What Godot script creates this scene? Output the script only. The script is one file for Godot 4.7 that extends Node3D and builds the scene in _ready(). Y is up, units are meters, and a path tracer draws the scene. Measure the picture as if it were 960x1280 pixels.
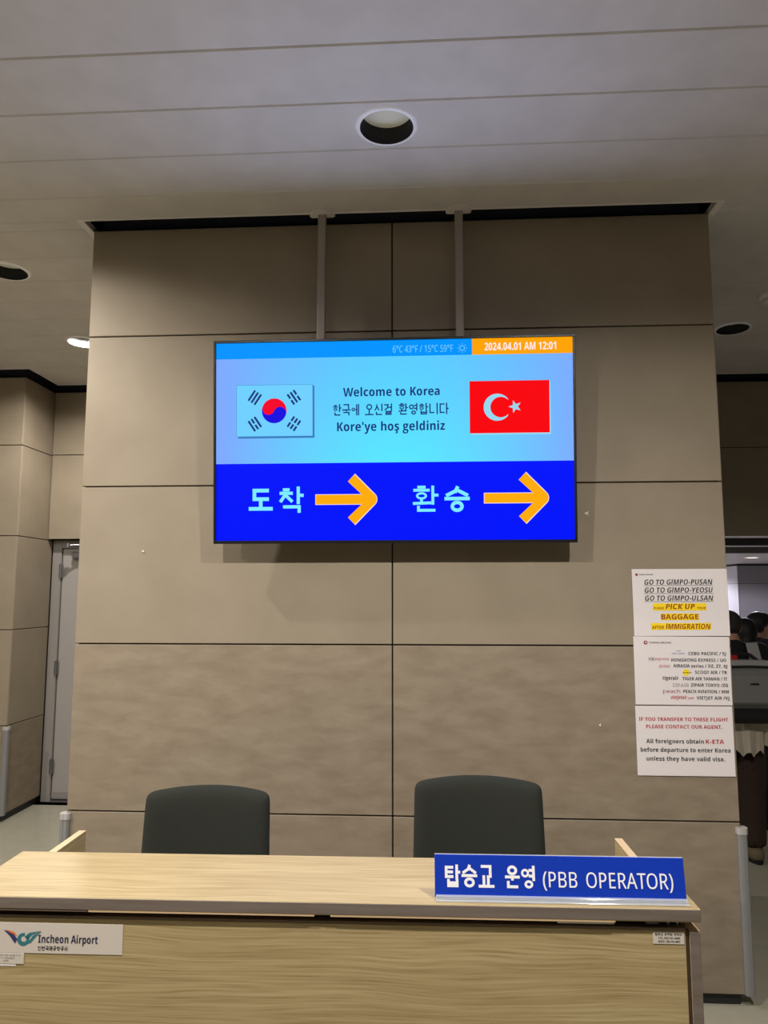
extends Node3D

const CEIL := 3.29      # ceiling underside
const PITCH := 0.268    # width of a ceiling plank
const PZ := -3.15       # front face of the clad pillar
const PX0 := -1.536
const PX1 := 1.256
const BACK := -5.68     # back wall of the hall

var M := {}
var used := {}
var F := {}
var strokes := 0
var holes := []         # downlight openings in the plank ceiling

# ------------------------------------------------------------------ naming helpers
func numbered(called: String) -> String:
	if not used.has(called):
		used[called] = 0
		return called
	used[called] += 1
	return "%s_%03d" % [called, used[called]]

func tag(o: Node3D, label: String, category: String = "", group: String = "", kind: String = "") -> Node3D:
	o.set_meta("label", label)
	if category != "":
		o.set_meta("category", category)
	if group != "":
		o.set_meta("group", group)
	if kind != "":
		o.set_meta("kind", kind)
	return o

func base(called: String, at: Vector3, label: String, category: String = "", group: String = "", kind: String = "") -> Node3D:
	var o := Node3D.new()
	o.name = numbered(called)
	add_child(o)
	o.position = at
	tag(o, label, category, group, kind)
	return o

func part(parent: Node3D, called: String, mesh: Mesh, mat: Material, label: String = "") -> MeshInstance3D:
	var o := MeshInstance3D.new()
	o.name = called
	o.mesh = mesh
	o.material_override = mat
	o.cast_shadow = GeometryInstance3D.SHADOW_CASTING_SETTING_ON
	parent.add_child(o, true)
	if label != "":
		o.set_meta("label", label)
	return o

# ------------------------------------------------------------------ mesh helpers
func mb() -> SurfaceTool:
	var st := SurfaceTool.new()
	st.begin(Mesh.PRIMITIVE_TRIANGLES)
	st.set_smooth_group(-1)
	return st

func done(st: SurfaceTool) -> ArrayMesh:
	st.generate_normals()
	return st.commit()

func tri(st: SurfaceTool, a: Vector3, b: Vector3, c: Vector3, out: Vector3) -> void:
	if (a - c).cross(a - b).dot(out) < 0.0:
		var t := b
		b = c
		c = t
	st.add_vertex(a)
	st.add_vertex(b)
	st.add_vertex(c)

func quad(st: SurfaceTool, a: Vector3, b: Vector3, c: Vector3, d: Vector3, out: Vector3) -> void:
	tri(st, a, b, c, out)
	tri(st, a, c, d, out)

# chamfered box from corner to corner
func cbox(st: SurfaceTool, p0: Vector3, p1: Vector3, ch: float = 0.0, xf: Transform3D = Transform3D.IDENTITY) -> void:
	var lo := Vector3(minf(p0.x, p1.x), minf(p0.y, p1.y), minf(p0.z, p1.z))
	var hi := Vector3(maxf(p0.x, p1.x), maxf(p0.y, p1.y), maxf(p0.z, p1.z))
	var c := (lo + hi) * 0.5
	var h := (hi - lo) * 0.5
	ch = minf(ch, 0.45 * minf(h.x, minf(h.y, h.z)) * 2.0)
	for ax in 3:
		var u := (ax + 1) % 3
		var v := (ax + 2) % 3
		for s: float in [-1.0, 1.0]:
			var ps := []
			for k in [[-1, -1], [1, -1], [1, 1], [-1, 1]]:
				var p := Vector3.ZERO
				p[ax] = s * h[ax]
				p[u] = k[0] * (h[u] - ch)
				p[v] = k[1] * (h[v] - ch)
				ps.append(xf * (c + p))
			var n := Vector3.ZERO
			n[ax] = s
			quad(st, ps[0], ps[1], ps[2], ps[3], xf.basis * n)
	if ch <= 0.0:
		return
	for ax in 3:
		var u := (ax + 1) % 3
		var v := (ax + 2) % 3
		for su: float in [-1.0, 1.0]:
			for sv: float in [-1.0, 1.0]:
				var ps := []
				for k in [[-1, 0], [1, 0], [1, 1], [-1, 1]]:
					var p := Vector3.ZERO
					p[ax] = k[0] * (h[ax] - ch)
					p[u] = su * (h[u] - (ch if k[1] == 1 else 0.0))
					p[v] = sv * (h[v] - (0.0 if k[1] == 1 else ch))
					ps.append(xf * (c + p))
				var n := Vector3.ZERO
				n[u] = su
				n[v] = sv
				quad(st, ps[0], ps[1], ps[2], ps[3], xf.basis * n)
	for sx: float in [-1.0, 1.0]:
		for sy: float in [-1.0, 1.0]:
			for sz: float in [-1.0, 1.0]:
				var s := Vector3(sx, sy, sz)
				var ps := []
				for ax in 3:
					var p := Vector3.ZERO
					for j in 3:
						p[j] = s[j] * (h[j] - (0.0 if j == ax else ch))
					ps.append(xf * (c + p))
				tri(st, ps[0], ps[1], ps[2], xf.basis * s)

func boxm(p0: Vector3, p1: Vector3, ch: float = 0.0) -> ArrayMesh:
	var st := mb()
	cbox(st, p0, p1, ch)
	return done(st)

# a polygon in XY pushed along Z from z0 to z1, then placed
func prism(st: SurfaceTool, poly: PackedVector2Array, z0: float, z1: float, xf: Transform3D = Transform3D.IDENTITY) -> void:
	var idx := Geometry2D.triangulate_polygon(poly)
	var i := 0
	while i < idx.size():
		var a := poly[idx[i]]
		var b := poly[idx[i + 1]]
		var c := poly[idx[i + 2]]
		tri(st, xf * Vector3(a.x, a.y, z1), xf * Vector3(b.x, b.y, z1), xf * Vector3(c.x, c.y, z1), xf.basis * Vector3(0, 0, z1 - z0))
		tri(st, xf * Vector3(a.x, a.y, z0), xf * Vector3(b.x, b.y, z0), xf * Vector3(c.x, c.y, z0), xf.basis * Vector3(0, 0, z0 - z1))
		i += 3
	var cw := Geometry2D.is_polygon_clockwise(poly)
	for k in poly.size():
		var a := poly[k]
		var b := poly[(k + 1) % poly.size()]
		var d := b - a
		var n := Vector3(d.y, -d.x, 0) if not cw else Vector3(-d.y, d.x, 0)
		quad(st, xf * Vector3(a.x, a.y, z0), xf * Vector3(b.x, b.y, z0), xf * Vector3(b.x, b.y, z1), xf * Vector3(a.x, a.y, z1), xf.basis * n)

# profile of (radius, y) turned about Y at c; out tells inside (-1) from outside (1) faces
func lathe(st: SurfaceTool, prof: Array, c: Vector3, seg: int = 32, out: float = 1.0, xf: Transform3D = Transform3D.IDENTITY) -> void:
	for i in seg:
		var a0 := TAU * i / seg
		var a1 := TAU * (i + 1) / seg
		for k in prof.size() - 1:
			var p: Vector2 = prof[k]
			var q: Vector2 = prof[k + 1]
			var A := c + Vector3(p.x * cos(a0), p.y, p.x * sin(a0))
			var B := c + Vector3(p.x * cos(a1), p.y, p.x * sin(a1))
			var C := c + Vector3(q.x * cos(a1), q.y, q.x * sin(a1))
			var D := c + Vector3(q.x * cos(a0), q.y, q.x * sin(a0))
			var am := (a0 + a1) / 2.0
			var dr := q.x - p.x
			var dy := q.y - p.y
			var n := Vector3(cos(am) * dy, -dr, sin(am) * dy) * out
			if p.x > 0.00001:
				tri(st, xf * A, xf * B, xf * C, xf.basis * n)
			if q.x > 0.00001:
				tri(st, xf * A, xf * C, xf * D, xf.basis * n)

func tube(st: SurfaceTool, path: Array, r: float, seg: int = 10) -> void:
	for k in path.size() - 1:
		var a: Vector3 = path[k]
		var b: Vector3 = path[k + 1]
		var d := (b - a).normalized()
		var u := d.cross(Vector3.UP if absf(d.y) < 0.9 else Vector3.RIGHT).normalized()
		var v := d.cross(u)
		for i in seg:
			var c0 := u * cos(TAU * i / seg) + v * sin(TAU * i / seg)
			var c1 := u * cos(TAU * (i + 1) / seg) + v * sin(TAU * (i + 1) / seg)
			quad(st, a + c0 * r, a + c1 * r, b + c1 * r, b + c0 * r, c0 + c1)
			tri(st, a, a + c0 * r, a + c1 * r, -d)
			tri(st, b, b + c0 * r, b + c1 * r, d)

func rect2(x0: float, y0: float, x1: float, y1: float) -> PackedVector2Array:
	return PackedVector2Array([Vector2(x0, y0), Vector2(x1, y0), Vector2(x1, y1), Vector2(x0, y1)])

# flat print: polygon in the parent's XY plane, facing +Z
func flat(st: SurfaceTool, poly: PackedVector2Array, z: float) -> void:
	var idx := Geometry2D.triangulate_polygon(poly)
	var i := 0
	while i < idx.size():
		var a := poly[idx[i]]
		var b := poly[idx[i + 1]]
		var c := poly[idx[i + 2]]
		tri(st, Vector3(a.x, a.y, z), Vector3(b.x, b.y, z), Vector3(c.x, c.y, z), Vector3(0, 0, 1))
		i += 3

func circle2(c: Vector2, r: float, n: int = 40) -> PackedVector2Array:
	var p := PackedVector2Array()
	for i in n:
		p.append(c + Vector2(cos(TAU * i / n), sin(TAU * i / n)) * r)
	return p

func printed(parent: Node3D, called: String, polys: Array, z: float, mat: Material) -> MeshInstance3D:
	var st := mb()
	for p: PackedVector2Array in polys:
		flat(st, p, z)
	return part(parent, called, done(st), mat)

# ------------------------------------------------------------------ lettering
func lettering(parent: Node3D, called: String, s: String, x0: float, x1: float, y: float, cap: float, z: float, mat: Material, font: String = "sans", slant: float = 0.0, depth: float = 0.0) -> MeshInstance3D:
	var ref := TextMesh.new()
	ref.font = F[font]
	ref.font_size = 64
	ref.pixel_size = 0.01
	ref.depth = 0.0
	ref.text = "H"
	var lo := 1e9
	var hi := -1e9
	for v: Vector3 in ref.get_mesh_arrays()[Mesh.ARRAY_VERTEX]:
		lo = minf(lo, v.y)
		hi = maxf(hi, v.y)
	var tm := TextMesh.new()
	tm.font = F[font]
	tm.font_size = 64
	tm.pixel_size = 0.01
	tm.depth = depth / (cap / (hi - lo)) if depth > 0.0 else 0.0
	tm.curve_step = 2.0
	tm.text = s.replace("I", "l") if font == "bold" else s
	var arr := tm.get_mesh_arrays()
	var vs: PackedVector3Array = arr[Mesh.ARRAY_VERTEX]
	var a := 1e9
	var b := -1e9
	var sl := PackedVector3Array()
	for v in vs:
		var x := v.x + slant * (v.y - lo)
		sl.append(Vector3(x, v.y - lo, v.z))
		a = minf(a, x)
		b = maxf(b, x)
	var k := cap / (hi - lo)
	var kx := (x1 - x0) / maxf(b - a, 0.0001)
	for i in sl.size():
		sl[i] = Vector3(x0 + (sl[i].x - a) * kx, y + sl[i].y * k, z + (sl[i].z * k + depth * 0.5 if depth > 0.0 else 0.0))
	arr[Mesh.ARRAY_VERTEX] = sl
	arr[Mesh.ARRAY_TANGENT] = null
	var m := ArrayMesh.new()
	m.add_surface_from_arrays(Mesh.PRIMITIVE_TRIANGLES, arr)
	return part(parent, called, m, mat)

# one straight pen stroke with square ends
func pen(st: SurfaceTool, a: Vector2, b: Vector2, t: float, z: float, depth: float, ext: bool = true) -> void:
	var d := (b - a).normalized()
	var n := Vector2(-d.y, d.x) * t * 0.5
	var e := d * t * 0.5 if ext else Vector2.ZERO
	var p := PackedVector2Array([a - e - n, b + e - n, b + e + n, a - e + n])
	if depth > 0.0:
		prism(st, p, z, z + depth)
	else:
		strokes += 1
		flat(st, p, z + 0.00003 * (strokes % 9))  # crossing strokes never share a plane

func ring(st: SurfaceTool, c: Vector2, rx: float, ry: float, t: float, z: float, depth: float) -> void:
	var n := 28
	for i in n:
		var d0 := Vector2(cos(TAU * i / n), sin(TAU * i / n))
		var d1 := Vector2(cos(TAU * (i + 1) / n), sin(TAU * (i + 1) / n))
		var p := PackedVector2Array([c + d0 * Vector2(rx - t, ry - t), c + d0 * Vector2(rx, ry), c + d1 * Vector2(rx, ry), c + d1 * Vector2(rx - t, ry - t)])
		if depth > 0.0:
			prism(st, p, z, z + depth)
		else:
			flat(st, p, z)

# one consonant inside a box
func jamo(st: SurfaceTool, j: String, b: Rect2, t: float, z: float, dp: float) -> void:
	var o := b.position + Vector2(t, t) * 0.5
	var s := b.size - Vector2(t, t)
	var P := func(x: float, y: float) -> Vector2: return o + s * Vector2(x, y)
	var lines := []
	match j:
		"g": lines = [[0, 1, 1, 1], [1, 1, 1, 0]]
		"gs": lines = [[0, 1, 1, 1], [1, 1, 0.72, 0.35], [0.72, 0.35, 0.1, 0]]
		"n": lines = [[0, 1, 0, 0], [0, 0, 1, 0]]
		"d": lines = [[1, 1, 0, 1], [0, 1, 0, 0], [0, 0, 1, 0]]
		"t": lines = [[1, 1, 0, 1], [0, 1, 0, 0], [0, 0, 1, 0], [0, 0.5, 0.95, 0.5]]
		"r": lines = [[0, 1, 1, 1], [1, 1, 1, 0.5], [1, 0.5, 0, 0.5], [0, 0.5, 0, 0], [0, 0, 1, 0]]
		"m": lines = [[0, 0, 0, 1], [0, 1, 1, 1], [1, 1, 1, 0], [1, 0, 0, 0]]
		"b": lines = [[0, 0, 0, 1], [1, 0, 1, 1], [0, 0.55, 1, 0.55], [0, 0, 1, 0]]
		"s": lines = [[0.5, 1, 0.42, 0.55], [0.42, 0.55, 0, 0], [0.5, 0.7, 1, 0]]
		"j": lines = [[0, 1, 1, 1], [0.5, 1, 0.42, 0.5], [0.42, 0.5, 0, 0], [0.5, 0.55, 1, 0]]
		"c": lines = [[0.32, 1.0, 0.68, 1.0], [0, 0.68, 1, 0.68], [0.5, 0.68, 0, 0], [0.5, 0.45, 1, 0]]
		"h": lines = [[0.3, 1.0, 0.7, 1.0], [0, 0.72, 1, 0.72]]
		"o": pass
	for l in lines:
		pen(st, P.call(l[0], l[1]), P.call(l[2], l[3]), t, z, dp)
	if j == "o":
		var r := b.size * 0.5
		var rr := minf(r.x, r.y * 1.15)
		ring(st, b.get_center(), rr, minf(r.y, rr), minf(t, rr * 0.55), z, dp)
	if j == "h":
		var top := o.y + s.y * 0.72 - t * 0.5 - t * 0.2
		var ry := (top - b.position.y) * 0.5
		ring(st, Vector2(b.get_center().x, b.position.y + ry), minf(b.size.x * 0.42, ry * 1.5), ry, minf(t * 0.9, ry * 0.6), z, dp)

# one Hangul syllable inside a box
func syllable(st: SurfaceTool, code: int, b: Rect2, t: float, z: float, dp: float) -> void:
	var s := code - 0xAC00
	var L: String = ["g", "g", "n", "d", "d", "r", "m", "b", "b", "s", "s", "o", "j", "j", "c", "g", "t", "b", "h"][s / 588]
	var V := (s % 588) / 28
	var T := s % 28
	var fin: String = {0: "", 1: "g", 4: "n", 7: "d", 8: "r", 16: "m", 17: "b", 19: "s", 21: "o"}.get(T, "n")
	var B := func(x0: float, y0: float, x1: float, y1: float) -> Rect2: return Rect2(b.position + b.size * Vector2(x0, y0), b.size * Vector2(x1 - x0, y1 - y0))
	var P := func(x: float, y: float) -> Vector2: return b.position + b.size * Vector2(x, y)
	var h := t * 0.5 / b.size.y
	var w := t * 0.5 / b.size.x
	var low := 0.0 if fin == "" else 0.36
	if V in [8, 12, 13, 17, 18]:
		var split := 0.44 if fin == "" else 0.64
		var line := h if fin == "" else 0.46
		if V in [13, 17]:
			line = 0.36 if fin == "" else 0.49
			split = 0.44 if fin == "" else 0.56
		if V == 18:
			line = 0.12 if fin == "" else 0.52
			split = 0.4 if fin == "" else 0.6
		jamo(st, L, B.call(0.16 if L != "s" else 0.06, split, 0.84 if L != "s" else 0.94, 1.0), t, z, dp)
		pen(st, P.call(w, line), P.call(1.0 - w, line), t, z, dp)
		if V in [8]:
			pen(st, P.call(0.5, line), P.call(0.5, split - h * 0.4), t, z, dp)
		if V == 12:
			pen(st, P.call(0.34, line), P.call(0.34, split + 0.04), t, z, dp)
			pen(st, P.call(0.62, line), P.call(0.62, split + 0.04), t, z, dp)
		if V in [13]:
			pen(st, P.call(0.5, line), P.call(0.5, 0.04 if fin == "" else 0.4), t, z, dp)
		if fin != "":
			jamo(st, fin, B.call(0.12, 0.0, 0.88, (0.44 if V == 18 else 0.36) if fin == "o" else 0.32), t, z, dp)
	else:
		var mixed := V == 9
		if mixed:
			jamo(st, L, B.call(0.02, 0.47, 0.66, 1.0), t, z, dp)
			pen(st, P.call(0.34, 0.36), P.call(0.34, 0.44), t, z, dp)
			pen(st, P.call(w, 0.32), P.call(0.66, 0.34), t, z, dp)
		else:
			var wide := 0.56 if V in [0, 4, 6, 20, 2] else 0.46
			jamo(st, "gs" if L == "g" else L, B.call(0.02, low + (0.04 if fin != "" else 0.1), wide, 0.94), t, z, dp)
		var vx := 0.78 if V in [0, 2, 9] else 0.86
		var y0 := 0.0 if fin == "" else (0.33 if not mixed else 0.27)
		pen(st, P.call(vx, y0 + h), P.call(vx, 1.0 - h), t, z, dp)
		var mid := (y0 + 1.0) * 0.5
		if V in [0, 9]:
			pen(st, P.call(vx, mid), P.call(1.0 - w, mid), t, z, dp)
		if V == 6:
			pen(st, P.call(0.62, mid + 0.13), P.call(vx, mid + 0.13), t, z, dp)
			pen(st, P.call(0.62, mid - 0.12), P.call(vx, mid - 0.12), t, z, dp)
		if V in [4, 5]:
			pen(st, P.call(0.56, mid), P.call(0.66 if V == 5 else vx, mid), t, z, dp)
		if V in [1, 5]:
			pen(st, P.call(0.64, y0 + h), P.call(0.64, 0.97 - h), t, z, dp)
			vx = 0.9
		if V == 1:
			pen(st, P.call(0.64, mid), P.call(0.86, mid), t, z, dp)
		if fin != "":
			jamo(st, fin, B.call(0.16, 0.0, 0.88, 0.23 if mixed else (0.36 if fin in ["o", "b", "r"] else 0.29)), t, z, dp)

func hangul(parent: Node3D, called: String, s: String, x0: float, x1: float, y0: float, y1: float, t: float, z: float, mat: Material, dp: float = 0.0, gap: float = 0.12, space: float = 0.4) -> MeshInstance3D:
	var units := 0.0
	for i in s.length():
		units += space if s[i] == " " else 1.0 + gap
	units -= gap
	var k := (x1 - x0) / units
	var st := mb()
	var x := x0
	for i in s.length():
		if s[i] == " ":
			x += k * space
			continue
		syllable(st, s.unicode_at(i), Rect2(x, y0, k, y1 - y0), t, z, dp)
		x += k * (1.0 + gap)
	return part(parent, called, done(st), mat)

# ------------------------------------------------------------------ materials
func noise(kind: int, freq: float, octaves: int, sd: int, lo: Color, hi: Color, size: int = 256, warp: float = 0.0) -> NoiseTexture2D:
	var n := FastNoiseLite.new()
	n.noise_type = kind
	n.frequency = freq
	n.fractal_octaves = octaves
	n.fractal_gain = 0.58
	n.seed = sd
	if warp > 0.0:
		n.domain_warp_enabled = true
		n.domain_warp_amplitude = warp
		n.domain_warp_frequency = freq * 0.6
	var g := Gradient.new()
	g.set_color(0, lo)
	g.set_color(1, hi)
	var t := NoiseTexture2D.new()
	t.width = size
	t.height = size
	t.seamless = true
	t.noise = n
	t.color_ramp = g
	return t

# long wavy oak grain, one image per board face (about 1.7 m by 1 m)
func oak(sd: int, dark: Color) -> ImageTexture:
	var n := FastNoiseLite.new()
	n.noise_type = FastNoiseLite.TYPE_SIMPLEX_SMOOTH
	n.frequency = 1.0
	n.fractal_octaves = 2
	n.seed = sd
	var im := Image.create(400, 1280, false, Image.FORMAT_RGBA8)
	for y in 1280:
		var fy := y / 1280.0
		for x in 400:
			var fx := x / 400.0 * 1.67
			var wy := fy + 0.013 * n.get_noise_2d(fx * 1.6, fy * 7.0 + 40.0)
			var a := n.get_noise_2d(fx * 1.6, wy * 130.0)
			var b := n.get_noise_2d(fx * 5.0 + 9.0, wy * 310.0)
			var c := n.get_noise_2d(fx * 1.3 + 21.0, wy * 11.0)
			var v := clampf(0.68 + 0.3 * a - 0.62 * maxf(b, 0.0) + 0.12 * c, 0.0, 1.0)
			im.set_pixel(x, y, dark.lerp(Color.WHITE, v))
	return ImageTexture.create_from_image(im)

func mat(called: String, c: Color, rough: float = 0.7, metal: float = 0.0, spec: float = 0.5) -> StandardMaterial3D:
	var m := StandardMaterial3D.new()
	m.resource_name = called
	m.albedo_color = c
	m.roughness = rough
	m.metallic = metal
	m.metallic_specular = spec
	M[called] = m
	return m

func rgb(r: int, g: int, b: int) -> Color:
	return Color(r / 255.0, g / 255.0, b / 255.0)

func grained(m: StandardMaterial3D, tex: Texture2D, scale: Vector3, world: bool = true) -> StandardMaterial3D:
	m.albedo_texture = tex
	m.uv1_triplanar = true
	m.uv1_world_triplanar = world
	m.uv1_triplanar_sharpness = 8.0
	m.uv1_scale = scale
	return m

func glow(called: String, c: Color, e: float = 1.0) -> StandardMaterial3D:
	var m := mat(called, Color.BLACK, 0.5, 0.0, 0.15)
	m.emission_enabled = true
	m.emission = c
	m.emission_energy_multiplier = e
	return m

func materials() -> void:
	var S := FastNoiseLite.TYPE_SIMPLEX_SMOOTH
	var W := Color.WHITE
	# painted wall panels: faint cloudy mottling; the lower ones scuffed in flat horizontal smears
	grained(mat("panel", rgb(152, 140, 121), 0.55, 0.0, 0.35), noise(S, 0.012, 4, 3, Color(0.94, 0.935, 0.925), W), Vector3(0.7, 0.7, 0.7))
	grained(mat("panel_scuffed", rgb(150, 137, 118), 0.55, 0.0, 0.35), noise(S, 0.03, 6, 11, Color(0.87, 0.855, 0.84), W, 512, 20.0), Vector3(0.3, 0.8, 0.3))
	mat("joint", rgb(38, 32, 27), 0.9)
	mat("black_gap", rgb(36, 36, 50), 0.9)
	mat("chip", rgb(236, 230, 218), 0.8)
	mat("kick", rgb(34, 35, 36), 0.5)
	# ceiling planks: off-white coated metal with a fine woven emboss
	var ce := grained(mat("ceiling", rgb(206, 201, 196), 0.6, 0.0, 0.3), noise(S, 0.02, 3, 5, Color(0.95, 0.95, 0.95), W), Vector3(0.8, 0.8, 0.8))
	ce.heightmap_enabled = false
	mat("trim_white", rgb(214, 208, 204), 0.45)
	mat("ring_white", rgb(244, 243, 246), 0.3)
	mat("baffle", rgb(16, 16, 18), 0.6)
	var ln := mat("lens_off_glow", rgb(212, 210, 192), 0.5)
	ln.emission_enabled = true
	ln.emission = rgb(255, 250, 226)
	ln.emission_energy_multiplier = 0.06  # faint glow added to brighten the lenses of switched-off lamps
	var lg := mat("lens_lit", rgb(250, 246, 236), 0.5)
	lg.emission_enabled = true
	lg.emission = rgb(255, 246, 228)
	lg.emission_energy_multiplier = 3.0
	var fl := grained(mat("floor", rgb(174, 170, 152), 0.16, 0.0, 0.5), noise(S, 0.03, 5, 21, Color(0.96, 0.96, 0.955), W), Vector3(0.9, 0.9, 0.9))
	fl.clearcoat_enabled = false
	mat("threshold", rgb(205, 203, 206), 0.35)
	# door and steel
	mat("door_grey", rgb(158, 153, 148), 0.42)
	mat("frame_grey", rgb(140, 135, 130), 0.42)
	mat("steel", rgb(150, 150, 150), 0.35, 0.9)
	mat("dark_steel", rgb(70, 70, 70), 0.4, 0.6)
	mat("guard", rgb(142, 142, 142), 0.35, 0.25)
	mat("guard_cap", rgb(176, 173, 170), 0.45)
	mat("pole", rgb(150, 141, 132), 0.55)
	mat("tv_black", rgb(16, 16, 18), 0.35)
	# one oak laminate all over the counter: long boards, and end panels with the grain running front to back
	var grain := oak(47, Color(0.74, 0.7, 0.62))
	grained(mat("oak_board", rgb(186, 168, 127), 0.46, 0.0, 0.38), grain, Vector3(0.6, 1.0, 1.0), false)
	grained(mat("edge_band", rgb(118, 107, 99), 0.5), noise(S, 0.02, 4, 51, Color(0.86, 0.84, 0.82), W), Vector3(0.4, 9.0, 9.0), false)
	grained(mat("oak_end", rgb(186, 168, 127), 0.46, 0.0, 0.38), grain, Vector3(1.0, 1.0, 0.6), false)
	mat("raw_board", rgb(198, 172, 134), 0.8)
	mat("brown_rail", rgb(96, 78, 62), 0.55)
	mat("frame_brown", rgb(66, 46, 34), 0.5)
	var fb := grained(mat("chair_fabric", rgb(52, 54, 49), 0.9, 0.0, 0.2), noise(S, 0.12, 3, 61, Color(0.86, 0.86, 0.86), W), Vector3(6, 6, 6), false)
	fb.rim_enabled = true
	fb.rim = 0.25
	fb.rim_tint = 0.5
	mat("chair_plastic", rgb(28, 28, 28), 0.5)
	# acrylic sign
	var bl := mat("sign_blue", rgb(24, 58, 176), 0.22, 0.0, 0.5)
	bl.clearcoat_enabled = true
	bl.clearcoat = 0.6
	bl.clearcoat_roughness = 0.08
	mat("sign_white", rgb(240, 240, 244), 0.5)
	var ac := mat("acrylic", Color(0.86, 0.88, 0.9, 0.45), 0.06)
	ac.transparency = BaseMaterial3D.TRANSPARENCY_ALPHA
	# paper and print
	var pp := mat("paper", rgb(232, 225, 224), 0.32, 0.0, 0.45)
	pp.clearcoat_enabled = true
	pp.clearcoat = 0.5
	pp.clearcoat_roughness = 0.12
	mat("sticker_white", rgb(202, 193, 182), 0.45)
	mat("ink_black", rgb(30, 28, 28), 0.6)
	mat("ink_grey", rgb(120, 114, 110), 0.6)
	mat("ink_red", rgb(176, 22, 46), 0.6)
	mat("ink_brick", rgb(150, 44, 20), 0.6)
	mat("ink_maroon", rgb(140, 30, 60), 0.6)
	mat("ink_blue", rgb(60, 100, 160), 0.6)
	mat("ink_magenta", rgb(150, 20, 96), 0.6)
	mat("ink_yellow", rgb(250, 218, 8), 0.6)
	mat("ink_teal", rgb(40, 112, 122), 0.6)
	mat("ink_navy", rgb(40, 44, 96), 0.6)
	mat("ink_orange", rgb(220, 110, 50), 0.6)
	mat("ink_deep_navy", rgb(20, 20, 60), 0.6)  # deep navy ink of the logo lettering
	# the picture on the display
	glow("screen_bar", rgb(0, 148, 255))
	glow("screen_orange", rgb(255, 164, 0))
	glow("screen_blue", rgb(0, 20, 252))
	glow("screen_ice", rgb(128, 236, 255))
	glow("screen_pale", rgb(255, 226, 214))
	glow("screen_white", rgb(255, 240, 236))
	glow("screen_navy", rgb(22, 52, 120))
	glow("screen_red", rgb(250, 0, 10))
	glow("screen_taegeuk_red", rgb(246, 0, 40))
	glow("screen_taegeuk_blue", rgb(24, 10, 226))
	glow("screen_crescent", rgb(150, 216, 240))
	glow("screen_flag_white", rgb(112, 208, 255))
	glow("screen_shade", rgb(60, 124, 190))
	glow("screen_faint", rgb(112, 208, 250))
	glow("screen_arrow", rgb(255, 172, 10))
	var im := Image.create(96, 48, false, Image.FORMAT_RGBA8)
	for y in 48:
		for x in 96:
			var u := absf(x / 95.0 - 0.52) * 2.0
			var v := y / 47.0
			var mid := rgb(92, 206, 255).lerp(rgb(92, 232, 255), v)
			im.set_pixel(x, y, mid.lerp(rgb(128, 172, 255), clampf(pow(u, 1.7) * 1.0, 0, 1)))
	var sk := glow("screen_sky", Color.WHITE)
	sk.emission_texture = ImageTexture.create_from_image(im)
	sk.emission_operator = BaseMaterial3D.EMISSION_OP_MULTIPLY
	# people
	mat("skin", rgb(190, 142, 116), 0.6)
	mat("hair_black", rgb(20, 18, 18), 0.55)
	mat("hair_short", rgb(48, 40, 36), 0.8)
	mat("cloth_black", rgb(18, 18, 20), 0.9)
	mat("cloth_navy", rgb(28, 30, 44), 0.8)
	mat("cloth_brown", rgb(50, 33, 23), 0.9)
	mat("cloth_beige", rgb(196, 186, 166), 0.85)
	mat("shoe_olive", rgb(112, 100, 74), 0.8)
	mat("sole_black", rgb(24, 22, 22), 0.8)
	mat("bag_grey", rgb(132, 132, 130), 0.8)
	mat("bag_light", rgb(160, 160, 158), 0.8)
	mat("bag_black", rgb(20, 20, 22), 0.7)
	mat("tag_red", rgb(200, 24, 30), 0.6)
	# corridor beyond the opening
	mat("corridor_panel", rgb(150, 146, 152), 0.5)
	mat("corridor_white", rgb(226, 224, 230), 0.5)
	mat("bounce_cut_glass", rgb(22, 24, 30), 0.15)  # dark tone for unseen hall walls, added to cut bounce on the pillar
	mat("corridor_ceiling", rgb(196, 190, 198), 0.6)

# ------------------------------------------------------------------ lamps
func downlight(x: float, z: float, lit: bool, label: String, group: String = "", y: float = CEIL, energy: float = 0.0, tint: Color = Color(1.0, 0.975, 0.95), hung: bool = false) -> void:
	var o := base("ceiling_downlight", Vector3(x, y, z), label, "downlight", group)
	var st := mb()
	st.set_smooth_group(1)
	lathe(st, [Vector2(0.0968, -0.0066), Vector2(0.0985, -0.0068), Vector2(0.109, -0.005), Vector2(0.1135, 0.0)], Vector3.ZERO, 40, -1.0)
	part(o, "trim_ring", done(st), M.ring_white)
	st = mb()
	lathe(st, [Vector2(0.0968, -0.0066), Vector2(0.0955, 0.012), Vector2(0.092, 0.058)], Vector3.ZERO, 40, -1.0)
	lathe(st, [Vector2(0.0985, 0.0), Vector2(0.0985, 0.07), Vector2(0.0, 0.07)], Vector3.ZERO, 40, 1.0)
	if not hung:
		part(o, "baffle", done(st), M.baffle, "black inner baffle")
	st = mb()
	lathe(st, [Vector2(0.092, 0.056), Vector2(0.0, 0.056)], Vector3.ZERO, 40, -1.0)
	var lens := part(o, "lens", done(st), M.lens_lit if lit else M.lens_off_glow)
	if hung:
		lens.position.y = -0.059
	if lit and energy > 0.0:
		var l := SpotLight3D.new()
		l.name = "lamp"
		l.position = Vector3(0, -0.02 if hung else 0.032, 0)
		l.rotation_degrees = Vector3(-90, 0, 0)
		l.spot_angle = 84.0
		l.spot_angle_attenuation = 0.2
		l.spot_range = 30.0
		l.spot_attenuation = 2.0
		l.light_size = 0.03
		l.light_color = tint
		l.light_energy = energy
		l.shadow_enabled = true
		o.add_child(l)

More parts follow.
